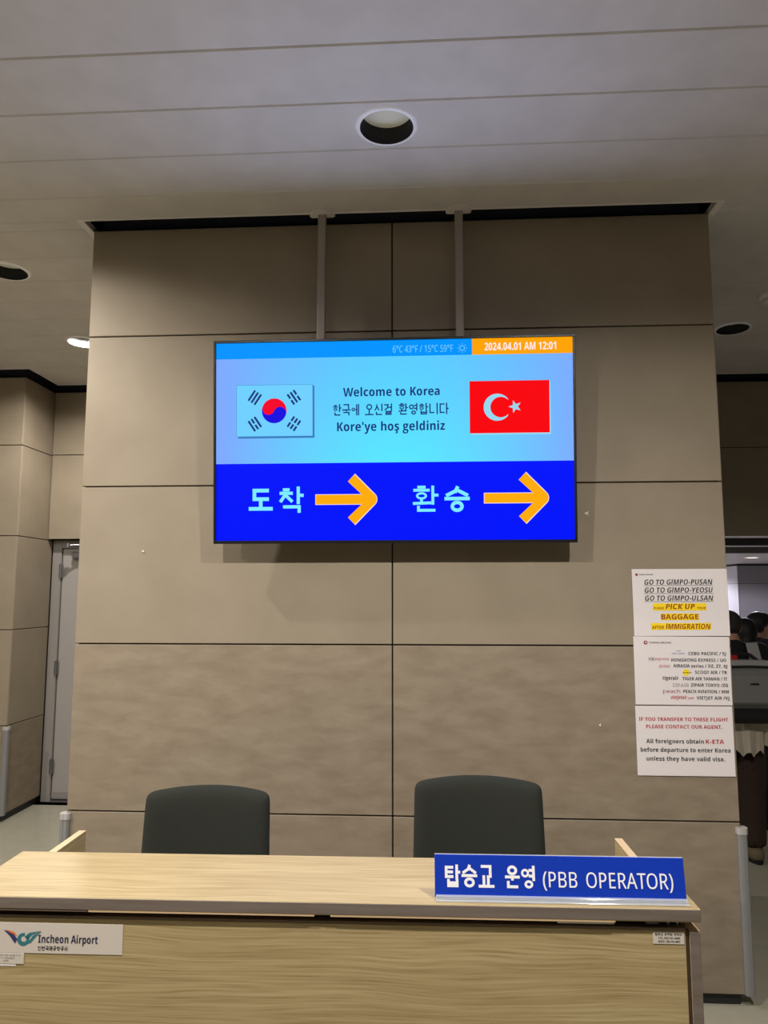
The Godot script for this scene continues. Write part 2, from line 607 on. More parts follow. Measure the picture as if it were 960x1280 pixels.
# ------------------------------------------------------------------ ceiling
func plank_mesh(x0: float, x1: float, z0: float, z1: float) -> ArrayMesh:
	var st := mb()
	var g := 0.0015
	var ch := 0.004
	var a := z0 + g
	var b := z1 - g
	var up := CEIL + 0.02
	var dn := Vector3.DOWN
	# long bevelled edges and the turned-up flanges
	quad(st, Vector3(x0, CEIL, a + ch), Vector3(x1, CEIL, a + ch), Vector3(x1, CEIL + ch, a), Vector3(x0, CEIL + ch, a), Vector3(0, -1, -1))
	quad(st, Vector3(x0, CEIL, b - ch), Vector3(x1, CEIL, b - ch), Vector3(x1, CEIL + ch, b), Vector3(x0, CEIL + ch, b), Vector3(0, -1, 1))
	quad(st, Vector3(x0, CEIL + ch, a), Vector3(x1, CEIL + ch, a), Vector3(x1, up, a), Vector3(x0, up, a), Vector3(0, 0, -1))
	quad(st, Vector3(x0, CEIL + ch, b), Vector3(x1, CEIL + ch, b), Vector3(x1, up, b), Vector3(x0, up, b), Vector3(0, 0, 1))
	quad(st, Vector3(x0, CEIL, a + ch), Vector3(x0, CEIL, b - ch), Vector3(x0, up, b - ch), Vector3(x0, up, a + ch), Vector3(-1, 0, 0))
	quad(st, Vector3(x1, CEIL, a + ch), Vector3(x1, CEIL, b - ch), Vector3(x1, up, b - ch), Vector3(x1, up, a + ch), Vector3(1, 0, 0))
	a += ch
	b -= ch
	var xs := x0
	var mine := []
	for h: Vector2 in holes:
		if h.y > a and h.y < b and h.x > x0 and h.x < x1:
			mine.append(h)
	mine.sort_custom(func(p: Vector2, q: Vector2) -> bool: return p.x < q.x)
	for h: Vector2 in mine:
		var hw := (b - a) * 0.5
		quad(st, Vector3(xs, CEIL, a), Vector3(h.x - hw, CEIL, a), Vector3(h.x - hw, CEIL, b), Vector3(xs, CEIL, b), dn)
		var n := 40
		for i in n:
			var p := []
			for k in 2:
				var an := TAU * (i + k) / n
				var d := Vector2(cos(an), sin(an))
				var s := hw / maxf(absf(d.x), absf(d.y))
				p.append(Vector3(h.x + d.x * 0.099, CEIL, h.y + d.y * 0.099))
				p.append(Vector3(h.x + d.x * s, CEIL, clampf(h.y + d.y * s, a, b)))
			quad(st, p[0], p[1], p[3], p[2], dn)
		xs = h.x + hw
	quad(st, Vector3(xs, CEIL, a), Vector3(x1, CEIL, a), Vector3(x1, CEIL, b), Vector3(xs, CEIL, b), dn)
	return done(st)

func build_ceiling() -> void:
	var o := base("ceiling", Vector3.ZERO, "off-white metal plank ceiling of the hall", "", "", "structure")
	# cut-outs: the slot round the clad pillar, the slot along the far left pillar, the slot along the back wall
	var cx0 := PX0 - 0.022
	var cx1 := PX1 + 0.022
	var cz1 := PZ + 0.09
	var cz0 := PZ - 1.2
	var lx := -3.03 + 0.07
	var lz := -5.25 + 0.09
	var bz := BACK + 0.09
	var z := -2.6 + PITCH * 28
	while z > bz:
		var z0 := z - PITCH
		var cuts := [z0, z]
		for c: float in [cz1, lz, bz]:
			if c > z0 + 0.001 and c < z - 0.001:
				cuts.append(c)
		cuts.sort()
		for i in cuts.size() - 1:
			var a: float = cuts[i]
			var b: float = cuts[i + 1]
			var m := (a + b) * 0.5
			if m < bz or b - a < 0.012:
				continue
			var left := -6.5 if m > lz else lx
			if m < cz1 and m > cz0:
				part(o, "ceiling_panel", plank_mesh(left, cx0, a, b), M.ceiling)
				part(o, "ceiling_panel", plank_mesh(cx1, 6.5, a, b), M.ceiling)
			else:
				part(o, "ceiling_panel", plank_mesh(left, 6.5, a, b), M.ceiling)
		z = z0
	# thin white edge trims of the slots
	var e := 0.012
	part(o, "edge_trim", boxm(Vector3(cx0 - e, CEIL - 0.003, cz1), Vector3(cx1 + e, CEIL + 0.02, cz1 + e), 0.002), M.trim_white)
	part(o, "edge_trim", boxm(Vector3(cx0 - e, CEIL - 0.003, cz0), Vector3(PX0 - 0.002, CEIL + 0.03, cz1), 0.002), M.trim_white)
	part(o, "edge_trim", boxm(Vector3(PX1 + 0.002, CEIL - 0.003, cz0), Vector3(cx1 + e, CEIL + 0.03, cz1), 0.002), M.trim_white)
	part(o, "edge_trim", boxm(Vector3(-6.5, CEIL - 0.003, lz), Vector3(lx + e, CEIL + 0.02, lz + e), 0.002), M.trim_white)
	part(o, "edge_trim", boxm(Vector3(lx, CEIL - 0.003, bz), Vector3(lx + e, CEIL + 0.02, lz), 0.002), M.trim_white)
	part(o, "edge_trim", boxm(Vector3(lx, CEIL - 0.003, bz), Vector3(6.5, CEIL + 0.02, bz + e), 0.002), M.trim_white)
	# the dark void above the planks
	part(o, "void_slab", boxm(Vector3(-6.7, CEIL + 0.25, BACK - 0.3), Vector3(6.7, CEIL + 0.4, 5.1)), M.black_gap)

# ------------------------------------------------------------------ walls
# rows of panels on a face; right = direction of +u, n = outward normal
func panels(o: Node3D, origin: Vector3, right: Vector3, n: Vector3, us: Array, vs: Array, scuff_below: float) -> void:
	for i in us.size() - 1:
		for k in vs.size() - 1:
			var g := 0.003
			var st := mb()
			var xf := Transform3D(Basis(right, Vector3.UP, n), origin)
			cbox(st, Vector3(us[i] + g, vs[k] + g, 0.0), Vector3(us[i + 1] - g, vs[k + 1] - g, 0.014), 0.0018, xf)
			part(o, "panel", done(st), M.panel_scuffed if vs[k + 1] <= scuff_below else M.panel)

func corner_guard(o: Node3D, x: float, z: float, sx: float, top: float) -> void:
	# rounded bumper wrapped round a vertical corner whose sides face +Z and sx
	var st := mb()
	var pts := PackedVector2Array()
	for p in [[-0.02, 0.0], [-0.02, 0.012], [-0.013, 0.02], [-0.002, 0.021], [-0.001, 0.019], [0.002, 0.019], [0.003, 0.021], [0.012, 0.019], [0.018, 0.013], [0.021, 0.004], [0.02, -0.012], [0.012, -0.02], [0.0, -0.02], [0.0, 0.0]]:
		pts.append(Vector2(p[0] * sx, p[1]))
	var xf := Transform3D(Basis(Vector3(1, 0, 0), Vector3(0, 0, 1), Vector3(0, -1, 0)), Vector3(x, 0, z))
	prism(st, pts, -top + 0.022, -0.05, xf)
	var g := part(o, "corner_guard", done(st), M.guard, "grey rounded corner guard")
	st = mb()
	var cap := PackedVector2Array()
	for p in pts:
		cap.append(p * 1.12)
	prism(st, cap, -top, -top + 0.024, xf)
	part(g, "end_cap", done(st), M.guard_cap)

func build_walls() -> void:
	# floor
	var f := base("floor", Vector3.ZERO, "glossy grey-olive floor of the hall", "", "", "structure")
	part(f, "floor_slab", boxm(Vector3(-6.7, -0.1, -5.7), Vector3(6.7, 0.0, 5.1)), M.floor)
	part(f, "threshold_strip", boxm(Vector3(1.2, -0.02, -5.69), Vector3(5.4, 0.003, -5.63), 0.001), M.threshold)
	part(f, "corridor_floor", boxm(Vector3(0.3, -0.1, -17.2), Vector3(11.0, 0.0, -5.7)), M.floor)
	# the clad pillar that carries the display
	var w := base("wall_front", Vector3.ZERO, "broad beige-panelled pillar behind the service counter", "", "", "structure")
	var zb := PZ - 0.014
	part(w, "core", boxm(Vector3(PX0 + 0.014, 0.044, PZ - 1.15), Vector3(PX1 - 0.014, CEIL - 0.004, zb)), M.joint)
	part(w, "head", boxm(Vector3(PX0 + 0.03, CEIL - 0.004, PZ - 1.13), Vector3(PX1 - 0.03, CEIL + 0.25, zb - 0.02)), M.black_gap)
	var vs := [0.044, 0.698, 1.398, 2.088, 2.779, CEIL]
	panels(w, Vector3(0, 0, zb), Vector3.RIGHT, Vector3.BACK, [PX0, -0.147, PX1], vs, 1.4)
	panels(w, Vector3(PX0 + 0.014, 0, zb), Vector3.BACK, Vector3.LEFT, [-1.13, 0.011], vs, 0.7)
	panels(w, Vector3(PX1 - 0.014, 0, zb), Vector3.FORWARD, Vector3.RIGHT, [-0.011, 1.13], vs, 0.7)
	part(w, "kick_plate", boxm(Vector3(PX0 + 0.03, 0, PZ - 1.12), Vector3(PX1 - 0.025, 0.044, PZ - 0.022)), M.kick)
	corner_guard(w, PX0, PZ, -1.0, 0.69)
	corner_guard(w, PX1, PZ, 1.0, 0.68)
	# chipped plaster crumbs and a screw hole on the panels
	for c in [[-1.245, 1.8, 0.009, 0.007], [0.683, 1.955, 0.012, 0.016], [0.71, 1.075, 0.006, 0.011], [1.262, 2.72, 0.007, 0.02]]:
		var st := mb()
		var q := PackedVector2Array()
		for i in 7:
			var r := 0.7 + 0.45 * sin(i * 2.3 + c[0] * 9.0)
			q.append(Vector2(minf(c[0] + c[2] * 0.7 * r * cos(TAU * i / 7.0), PX1 - 0.004), c[1] + c[3] * 0.7 * r * sin(TAU * i / 7.0)))
		prism(st, q, PZ - 0.001, PZ + 0.004)
		part(w, "plaster_chip", done(st), M.chip)
	# left pillar: front face, and the return towards the door
	var top := CEIL - 0.034
	var vl := [0.05, 0.67, 1.355, 2.045, 2.73, top]
	var l := base("wall_left", Vector3.ZERO, "beige-panelled wall corner next to the grey door", "", "", "structure")
	part(l, "core", boxm(Vector3(-6.7, 0.05, -6.4), Vector3(-3.044, top - 0.004, -5.264)), M.joint)
	part(l, "head", boxm(Vector3(-6.7, top - 0.004, -6.4), Vector3(-3.06, CEIL + 0.25, -5.29)), M.black_gap)
	panels(l, Vector3(0, 0, -5.264), Vector3.RIGHT, Vector3.BACK, [-6.5, -5.4, -4.215, -3.03], vl, 0.7)
	panels(l, Vector3(-3.044, 0, -5.264), Vector3.FORWARD, Vector3.RIGHT, [-0.011, 0.5], vl, 0.7)
	part(l, "kick_plate", boxm(Vector3(-6.6, 0, -6.3), Vector3(-3.05, 0.05, -5.275)), M.kick)
	corner_guard(l, -3.03, -5.25, 1.0, 0.665)
	part(l, "side_wall", boxm(Vector3(-6.7, 0, -5.3), Vector3(-6.5, CEIL + 0.25, 5.1)), M.panel)
	# back wall with the door recess on one side and the wide passage on the other
	var b := base("wall_back", Vector3.ZERO, "beige-panelled back wall above the door and the passage", "", "", "structure")
	var zk := BACK - 0.014
	part(b, "core", boxm(Vector3(-3.0, 2.07, -5.84), Vector3(-1.9, top - 0.004, zk)), M.joint)
	part(b, "core", boxm(Vector3(-1.9, 0.0, -5.84), Vector3(1.2, top - 0.004, zk)), M.joint)
	part(b, "core", boxm(Vector3(1.2, 2.07, -5.84), Vector3(5.4, top - 0.004, zk)), M.joint)
	part(b, "core", boxm(Vector3(5.4, 0.0, -5.84), Vector3(6.7, top - 0.004, zk)), M.joint)
	part(b, "head", boxm(Vector3(-3.06, top - 0.004, -5.9), Vector3(6.7, CEIL + 0.25, zk - 0.03)), M.black_gap)
	panels(b, Vector3(0, 0, zk), Vector3.RIGHT, Vector3.BACK, [-3.026, -1.9], [2.05, 2.735, top], 0.0)
	panels(b, Vector3(0, 0, zk), Vector3.RIGHT, Vector3.BACK, [-1.9, -0.35, 1.2], [0.05, 0.67, 1.355, 2.05, 2.735, top], 0.0)
	panels(b, Vector3(0, 0, zk), Vector3.RIGHT, Vector3.BACK, [1.2, 3.3, 5.4], [2.05, 2.735, top], 0.0)
	panels(b, Vector3(0, 0, zk), Vector3.RIGHT, Vector3.BACK, [5.4, 6.5], [0.05, 0.67, 1.355, 2.05, 2.735, top], 0.0)
	part(b, "header_rail", boxm(Vector3(1.2, 1.985, -5.8), Vector3(5.4, 2.04, -5.71), 0.004), M.dark_steel, "dark steel shutter rail over the passage")
	part(b, "header_rail", boxm(Vector3(1.2, 1.925, -5.86), Vector3(5.4, 1.975, -5.76), 0.004), M.steel)
	part(b, "jamb", boxm(Vector3(1.2, 0, -5.84), Vector3(1.23, 2.05, -5.7), 0.003), M.dark_steel)
	part(b, "jamb", boxm(Vector3(5.37, 0, -5.84), Vector3(5.4, 2.05, -5.7), 0.003), M.dark_steel)
	# unseen rest of the hall; these walls made dark to cut bounced light
	var r := base("wall_right", Vector3.ZERO, "unseen side wall of the hall, made dark glazing to cut bounced light", "", "", "structure")
	part(r, "side_wall", boxm(Vector3(6.5, 0, -5.84), Vector3(6.7, CEIL + 0.25, 5.1)), M.bounce_cut_glass)
	var q := base("wall_rear", Vector3.ZERO, "unseen wall of the hall facing the counter, made dark glazing to cut bounced light", "", "", "structure")
	part(q, "end_wall", boxm(Vector3(-6.7, 0, 4.9), Vector3(6.7, CEIL + 0.25, 5.1)), M.bounce_cut_glass)

func build_corridor() -> void:
	var cy := 2.14
	var c := base("wall_far", Vector3.ZERO, "grey-panelled corridor walls seen through the passage", "", "", "structure")
	part(c, "wall_block", boxm(Vector3(5.36, 0, -17.0), Vector3(11.0, cy - 0.02, -13.01)), M.joint)
	for i in 4:
		for k in 2:
			var y0: float = [0.08, 1.805][k]
			var y1: float = [1.8, cy - 0.03][k]
			part(c, "panel", boxm(Vector3(5.35 + i * 1.4, y0, -13.01), Vector3(6.745 + i * 1.4, y1, -13.0), 0.002), M.corridor_panel)
	for i in 3:
		for k in 2:
			var y0: float = [0.08, 1.805][k]
			var y1: float = [1.8, cy - 0.03][k]
			part(c, "panel", boxm(Vector3(5.35, y0, -13.0 - i * 1.4 - 1.395), Vector3(5.36, y1, -13.0 - i * 1.4), 0.002), M.corridor_white)
	part(c, "skirting", boxm(Vector3(5.34, 0, -17.0), Vector3(11.0, 0.08, -12.99), 0.002), M.threshold)
	part(c, "top_trim", boxm(Vector3(5.345, cy - 0.03, -17.0), Vector3(11.0, cy + 0.0, -12.995)), M.black_gap)
	part(c, "end_wall", boxm(Vector3(0.1, 0, -17.3), Vector3(11.2, cy + 0.1, -17.0)), M.corridor_white)
	part(c, "side_wall", boxm(Vector3(0.1, 0, -17.2), Vector3(0.3, cy + 0.1, -5.84)), M.corridor_white)
	part(c, "side_wall", boxm(Vector3(11.0, 0, -17.2), Vector3(11.2, cy + 0.1, -5.84)), M.corridor_white)
	part(c, "front_wall", boxm(Vector3(5.4, 0, -6.0), Vector3(11.2, cy + 0.1, -5.85)), M.corridor_white)
	part(c, "front_wall", boxm(Vector3(0.1, 0, -6.0), Vector3(1.2, cy + 0.1, -5.85)), M.corridor_white)
	part(c, "corridor_ceiling", boxm(Vector3(0.1, cy + 0.003, -17.2), Vector3(11.2, cy + 0.2, -5.86)), M.corridor_ceiling)
	var cool := Color(0.95, 0.94, 1.0)
	downlight(4.66, -10.8, true, "unseen round lamp added in the corridor ceiling to brighten the wall block side", "lit corridor downlights beyond the passage", cy + 0.0027, 3.6, cool, true)
	downlight(4.3, -14.9, true, "unseen round lamp added in the corridor ceiling to brighten the wall block side", "lit corridor downlights beyond the passage", cy + 0.0027, 6.0, cool, true)  # out of view, added to brighten the side face of the wall block
	downlight(3.2, -7.6, true, "unseen round lamp added in the corridor ceiling to brighten the wall block side", "lit corridor downlights beyond the passage", cy + 0.0027, 3.0, cool, true)

func build_door() -> void:
	var d := base("door_1", Vector3(-2.952, 0, -5.8), "grey steel door with a closer, set back in the wall", "", "", "structure")
	# frame: two jambs and a head
	part(d, "frame_jamb", boxm(Vector3(-0.075, 0, -0.06), Vector3(0.0, 2.05, 0.03), 0.003), M.frame_grey)
	part(d, "frame_jamb", boxm(Vector3(0.92, 0, -0.06), Vector3(0.995, 2.05, 0.03), 0.003), M.frame_grey)
	part(d, "frame_head", boxm(Vector3(0.0, 1.985, -0.06), Vector3(0.92, 2.05, 0.03), 0.003), M.frame_grey)
	var leaf := part(d, "door_leaf", boxm(Vector3(0.004, 0.02, -0.04), Vector3(0.916, 1.98, 0.012), 0.003), M.door_grey)
	part(leaf, "kick_strip", boxm(Vector3(0.004, 0.03, 0.012), Vector3(0.916, 0.075, 0.016), 0.001), M.frame_grey)
	var st := mb()
	tube(st, [Vector3(0.84, 1.0, 0.012), Vector3(0.84, 1.0, 0.06), Vector3(0.73, 1.0, 0.06)], 0.01)
	part(leaf, "lever_handle", done(st), M.steel)
	part(d, "sill", boxm(Vector3(-0.01, 0, -0.06), Vector3(0.93, 0.012, 0.04), 0.002), M.steel)
	for y: float in [0.27, 1.03, 1.8]:
		st = mb()
		tube(st, [Vector3(0.002, y - 0.06, 0.036), Vector3(0.002, y + 0.06, 0.036)], 0.007)
		cbox(st, Vector3(-0.016, y - 0.055, 0.028), Vector3(0.02, y + 0.055, 0.033), 0.001)
		part(d, "hinge", done(st), M.steel)
	var c := part(d, "door_closer", boxm(Vector3(0.1, 1.9, 0.012), Vector3(0.36, 1.945, 0.065), 0.006), M.steel)
	st = mb()
	tube(st, [Vector3(0.3, 1.95, 0.04), Vector3(0.12, 2.0, 0.17)], 0.009)
	tube(st, [Vector3(0.12, 2.0, 0.17), Vector3(0.42, 2.015, 0.035)], 0.008)
	tube(st, [Vector3(0.12, 1.985, 0.17), Vector3(0.12, 2.015, 0.17)], 0.016)
	part(c, "closer_arm", done(st), M.steel)

# ------------------------------------------------------------------ display
func build_display() -> void:
	var x0 := -0.895
	var o := base("display_screen", Vector3(x0, 1.822, PZ + 0.12), "large wall display with flags, welcome text and yellow arrows", "screen")
	o.rotation_degrees.x = 5.0
	var w := 1.512
	var h := 0.859
	var st := mb()
	cbox(st, Vector3(0, 0, -0.034), Vector3(w, h, -0.004), 0.003)
	part(o, "housing", done(st), M.tv_black)
	st = mb()
	var bw := 0.0105
	cbox(st, Vector3(0, 0, -0.004), Vector3(w, 0.013, 0.004), 0.0015)
	cbox(st, Vector3(0, h - bw, -0.004), Vector3(w, h, 0.004), 0.0015)
	cbox(st, Vector3(0, 0.013, -0.004), Vector3(bw, h - bw, 0.004), 0.0015)
	cbox(st, Vector3(w - bw, 0.013, -0.004), Vector3(w, h - bw, 0.004), 0.0015)
	part(o, "bezel", done(st), M.tv_black)
	# picture area: origin at the lower left corner of the lit panel
	var s := Node3D.new()
	s.name = "screen_picture"
	s.position = Vector3(bw, 0.013, -0.003)
	o.add_child(s)
	var W := 1.491
	var H := 0.8355
	st = mb()
	for p in [[0.0, 0.3237, 0.0, 1.0], [W, 0.3237, 1.0, 1.0], [W, 0.768, 1.0, 0.0], [0.0, 0.3237, 0.0, 1.0], [W, 0.768, 1.0, 0.0], [0.0, 0.768, 0.0, 0.0]]:
		st.set_uv(Vector2(p[2], p[3]))
		st.set_normal(Vector3(0, 0, 1))
		st.add_vertex(Vector3(p[0], p[1], 0.0))
	part(s, "sky_field", st.commit(), M.screen_sky)
	printed(s, "blue_field", [rect2(0, 0, W, 0.3237)], 0.0, M.screen_blue)
	printed(s, "top_bar", [rect2(0, 0.768, 1.0785, H)], 0.0, M.screen_bar)
	printed(s, "date_field", [rect2(1.0785, 0.768, W, H)], 0.0, M.screen_orange)
	var z1 := 0.0006
	var z2 := 0.0012
	var z3 := 0.0018
	var z4 := 0.0024
	lettering(s, "date_text", "2024.04.01 AM 12:01", 1.13, 1.424, 0.785, 0.0315, z1, M.screen_white, "bold")
	lettering(s, "weather_text", "6°C 43°F / 15°C 59°F", 0.749, 1.0, 0.783, 0.029, z1, M.screen_faint, "sans")
	st = mb()
	var sc := Vector2(1.038, 0.797)
	ring(st, sc, 0.011, 0.011, 0.0028, z1, 0.0)
	for i in 8:
		var d := Vector2(cos(TAU * i / 8.0), sin(TAU * i / 8.0))
		pen(st, sc + d * 0.015, sc + d * 0.02, 0.0028, z1, 0.0, false)
	part(s, "sun_icon", done(st), M.screen_faint)
	lettering(s, "welcome_text", "Welcome to Korea", 0.5395, 0.943, 0.602, 0.036, z1, M.screen_navy, "semi")
	for wd in [["한국에", 0.497, 0.609], ["오신걸", 0.631, 0.747], ["환영합니다", 0.772, 0.98]]:
		hangul(s, "welcome_text", wd[0], wd[1], wd[2], 0.522, 0.57, 0.0052, z1, M.screen_navy, 0.0, 0.1)
	lettering(s, "welcome_text", "Kore'ye hoş geldiniz", 0.5136, 0.9642, 0.4565, 0.037, z1, M.screen_navy, "semi")
	# white flag with red and blue disc
	printed(s, "flag_shadow", [rect2(0.094, 0.4305, 0.4185, 0.651)], z1, M.screen_shade)
	var fr := [rect2(0.0865, 0.4375, 0.412, 0.6565)]
	printed(s, "flag_edge", fr, z2, M.screen_shade)
	printed(s, "flag_field", [rect2(0.088, 0.439, 0.4105, 0.655)], z3, M.screen_flag_white)
	var tilt := -0.12
	var tc := Vector2(0.248, 0.546)
	var R := 0.0525
	var red := PackedVector2Array()
	var blue := PackedVector2Array()
	var n := 24
	for i in n + 1:
		var a := PI * i / n
		red.append(tc + (Vector2(cos(a), sin(a)) * R).rotated(tilt - 0.25))
		blue.append(tc + (Vector2(cos(a + PI), sin(a + PI)) * R).rotated(tilt - 0.25))
	var seam := []
	for i in range(1, n):
		var a := PI + PI * i / n
		seam.append(tc + (Vector2(-R / 2, 0) + Vector2(cos(a), sin(a)) * R / 2).rotated(tilt - 0.25))
	for i in range(0, n):
		var a := PI - PI * i / n
		seam.append(tc + (Vector2(R / 2, 0) + Vector2(cos(a), sin(a)) * R / 2).rotated(tilt - 0.25))
	for p in seam:
		red.append(p)
	seam.reverse()
	for p in seam:
		blue.append(p)
	printed(s, "disc_red", [red], z4, M.screen_taegeuk_red)
	printed(s, "disc_blue", [blue], z4, M.screen_taegeuk_blue)
	for g in [[0.1655, 0.603, 1, [0, 0, 0]], [0.3317, 0.602, -1, [1, 0, 1]], [0.1655, 0.491, -1, [0, 1, 0]], [0.3317, 0.4905, 1, [1, 1, 1]]]:
		st = mb()
		var dir := Vector2(0.56, 0.83) if g[2] == 1 else Vector2(-0.56, 0.83)
		var across := Vector2(-dir.y, dir.x)
		if across.dot(Vector2(0.248, 0.546) - Vector2(g[0], g[1])) < 0.0:
			across = -across
		for k in 3:
			var c := Vector2(g[0], g[1]) + across * (k - 1) * 0.0155
			if g[3][k] == 0:
				pen(st, c - dir * 0.026, c + dir * 0.026, 0.0085, z4, 0.0, false)
			else:
				pen(st, c - dir * 0.026, c - dir * 0.0035, 0.0085, z4, 0.0, false)
				pen(st, c + dir * 0.0035, c + dir * 0.026, 0.0085, z4, 0.0, false)
		part(s, "trigram", done(st), M.screen_navy)
	# red flag with crescent and star
	printed(s, "flag_shadow", [rect2(1.0705, 0.4335, 1.399, 0.652)], z1, M.screen_crescent)
	printed(s, "flag_field", [rect2(1.0665, 0.4405, 1.3945, 0.6575)], z2, M.screen_red)
	var cr := PackedVector2Array()
	var oc := Vector2(1.1805, 0.5475)
	var ic := Vector2(1.1945, 0.548)
	for i in 37:
		var a := deg_to_rad(42.0) + deg_to_rad(276.0) * i / 36.0
		cr.append(oc + Vector2(cos(a), sin(a)) * 0.0562)
	for i in 37:
		var a := deg_to_rad(318.0) - deg_to_rad(276.0) * i / 36.0
		cr.append(ic + Vector2(cos(a), sin(a)) * 0.0425)
	printed(s, "crescent", [cr], z3, M.screen_crescent)
	var star := PackedVector2Array()
	for i in 10:
		var a := PI + TAU * i / 10.0
		star.append(Vector2(1.2535, 0.549) + Vector2(cos(a), sin(a)) * (0.028 if i % 2 == 0 else 0.0112))
	printed(s, "star", [star], z3, M.screen_crescent)
	# direction words and arrows
	hangul(s, "arrivals_word", "도", 0.139, 0.241, 0.126, 0.218, 0.0155, z1, M.screen_ice)
	hangul(s, "arrivals_word", "착", 0.268, 0.372, 0.116, 0.226, 0.0135, z1, M.screen_ice)
	hangul(s, "transfer_word", "환", 0.829, 0.935, 0.117, 0.225, 0.0118, z1, M.screen_ice)
	hangul(s, "transfer_word", "승", 0.96, 1.064, 0.115, 0.222, 0.0145, z1, M.screen_ice)
	for a in [[0.4237, 0.679, 0.1705], [1.1248, 1.3862, 0.1715]]:
		for pass_n in 2:
			var g := 0.0025 if pass_n == 0 else 0.0
			var xt: float = a[1] + g
			var xl: float = a[0] - g
			var y: float = a[2]
			var hw := 0.0195 + g
			var hh := 0.104
			var q := PackedVector2Array()
			q.append(Vector2(xl, y - hw))
			q.append(Vector2(xt - 0.062 - g, y - hw))
			q.append(Vector2(xt - 0.121 - g, y - hh + 0.029))
			q.append(Vector2(xt - 0.093, y - hh - g * 1.4))
			q.append(Vector2(xt - 0.012, y - 0.0225 - g))
			for i in 7:
				var an := -0.75 + 1.5 * i / 6.0
				q.append(Vector2(xt - 0.03 + 0.03 * cos(an), y + 0.031 * sin(an)))
			q.append(Vector2(xt - 0.012, y + 0.0225 + g))
			q.append(Vector2(xt - 0.093, y + hh + g * 1.4))
			q.append(Vector2(xt - 0.121 - g, y + hh - 0.029))
			q.append(Vector2(xt - 0.062 - g, y + hw))
			q.append(Vector2(xl, y + hw))
			printed(s, "arrow_outline" if pass_n == 0 else "arrow", [q], z1 if pass_n == 0 else z2, M.screen_pale if pass_n == 0 else M.screen_arrow)
	# the light the panel throws into the hall
	var al := AreaLight3D.new()
	al.name = "screen_light"
	al.position = Vector3(w / 2, h / 2, 0.012)
	al.rotation_degrees = Vector3(0, 180, 0)
	al.area_size = Vector2(W, H)
	al.light_color = rgb(205, 212, 255)
	al.light_energy = SCREEN_LIGHT
	al.area_range = 12.0
	al.area_attenuation = 2.0
	al.shadow_enabled = true
	o.add_child(al)
	# the two ceiling posts
	for i in 2:
		var px: float = [-0.453, 0.15][i]
		var pz := PZ + 0.084
		var p := base("display_post", Vector3(px, CEIL, pz), ["square beige post from ceiling, above the word Korea's flag side", "square beige post from ceiling, above the weather line"][i], "post", "posts holding the display")
		part(p, "tube", boxm(Vector3(-0.0175, -1.2, -0.0165), Vector3(0.0175, 0.0, 0.0165), 0.003), M.pole)
		st = mb()
		for lay in [[0.056, 0.0, 0.004], [0.05, 0.004, 0.008]]:
			var q := PackedVector2Array([Vector2(lay[0], -0.014)])
			for j in 21:
				q.append(Vector2(cos(PI * j / 20.0), sin(PI * j / 20.0)) * lay[0])
			q.append(Vector2(-lay[0], -0.014))
			prism(st, q, lay[1], lay[2], Transform3D(Basis(Vector3(1, 0, 0), Vector3(0, 0, 1), Vector3(0, -1, 0)), Vector3.ZERO))
		part(p, "ceiling_rose", done(st), M.trim_white)
		p.set_meta("label", ["square beige ceiling post over the blue weather bar's empty end", "square beige ceiling post over the weather figures and sun icon"][i])

const SCREEN_LIGHT := 1.45

# ------------------------------------------------------------------ printed sheets on the pillar
func sheet(at: Vector3, turn: float, label: String) -> Node3D:
	var o := base("notice_sheet", at, label, "notice", "notices taped to the pillar")
	o.rotation_degrees.z = turn
	part(o, "paper", boxm(Vector3(0, 0, 0), Vector3(0.39, 0.278, 0.002), 0.0006), M.paper)
	return o

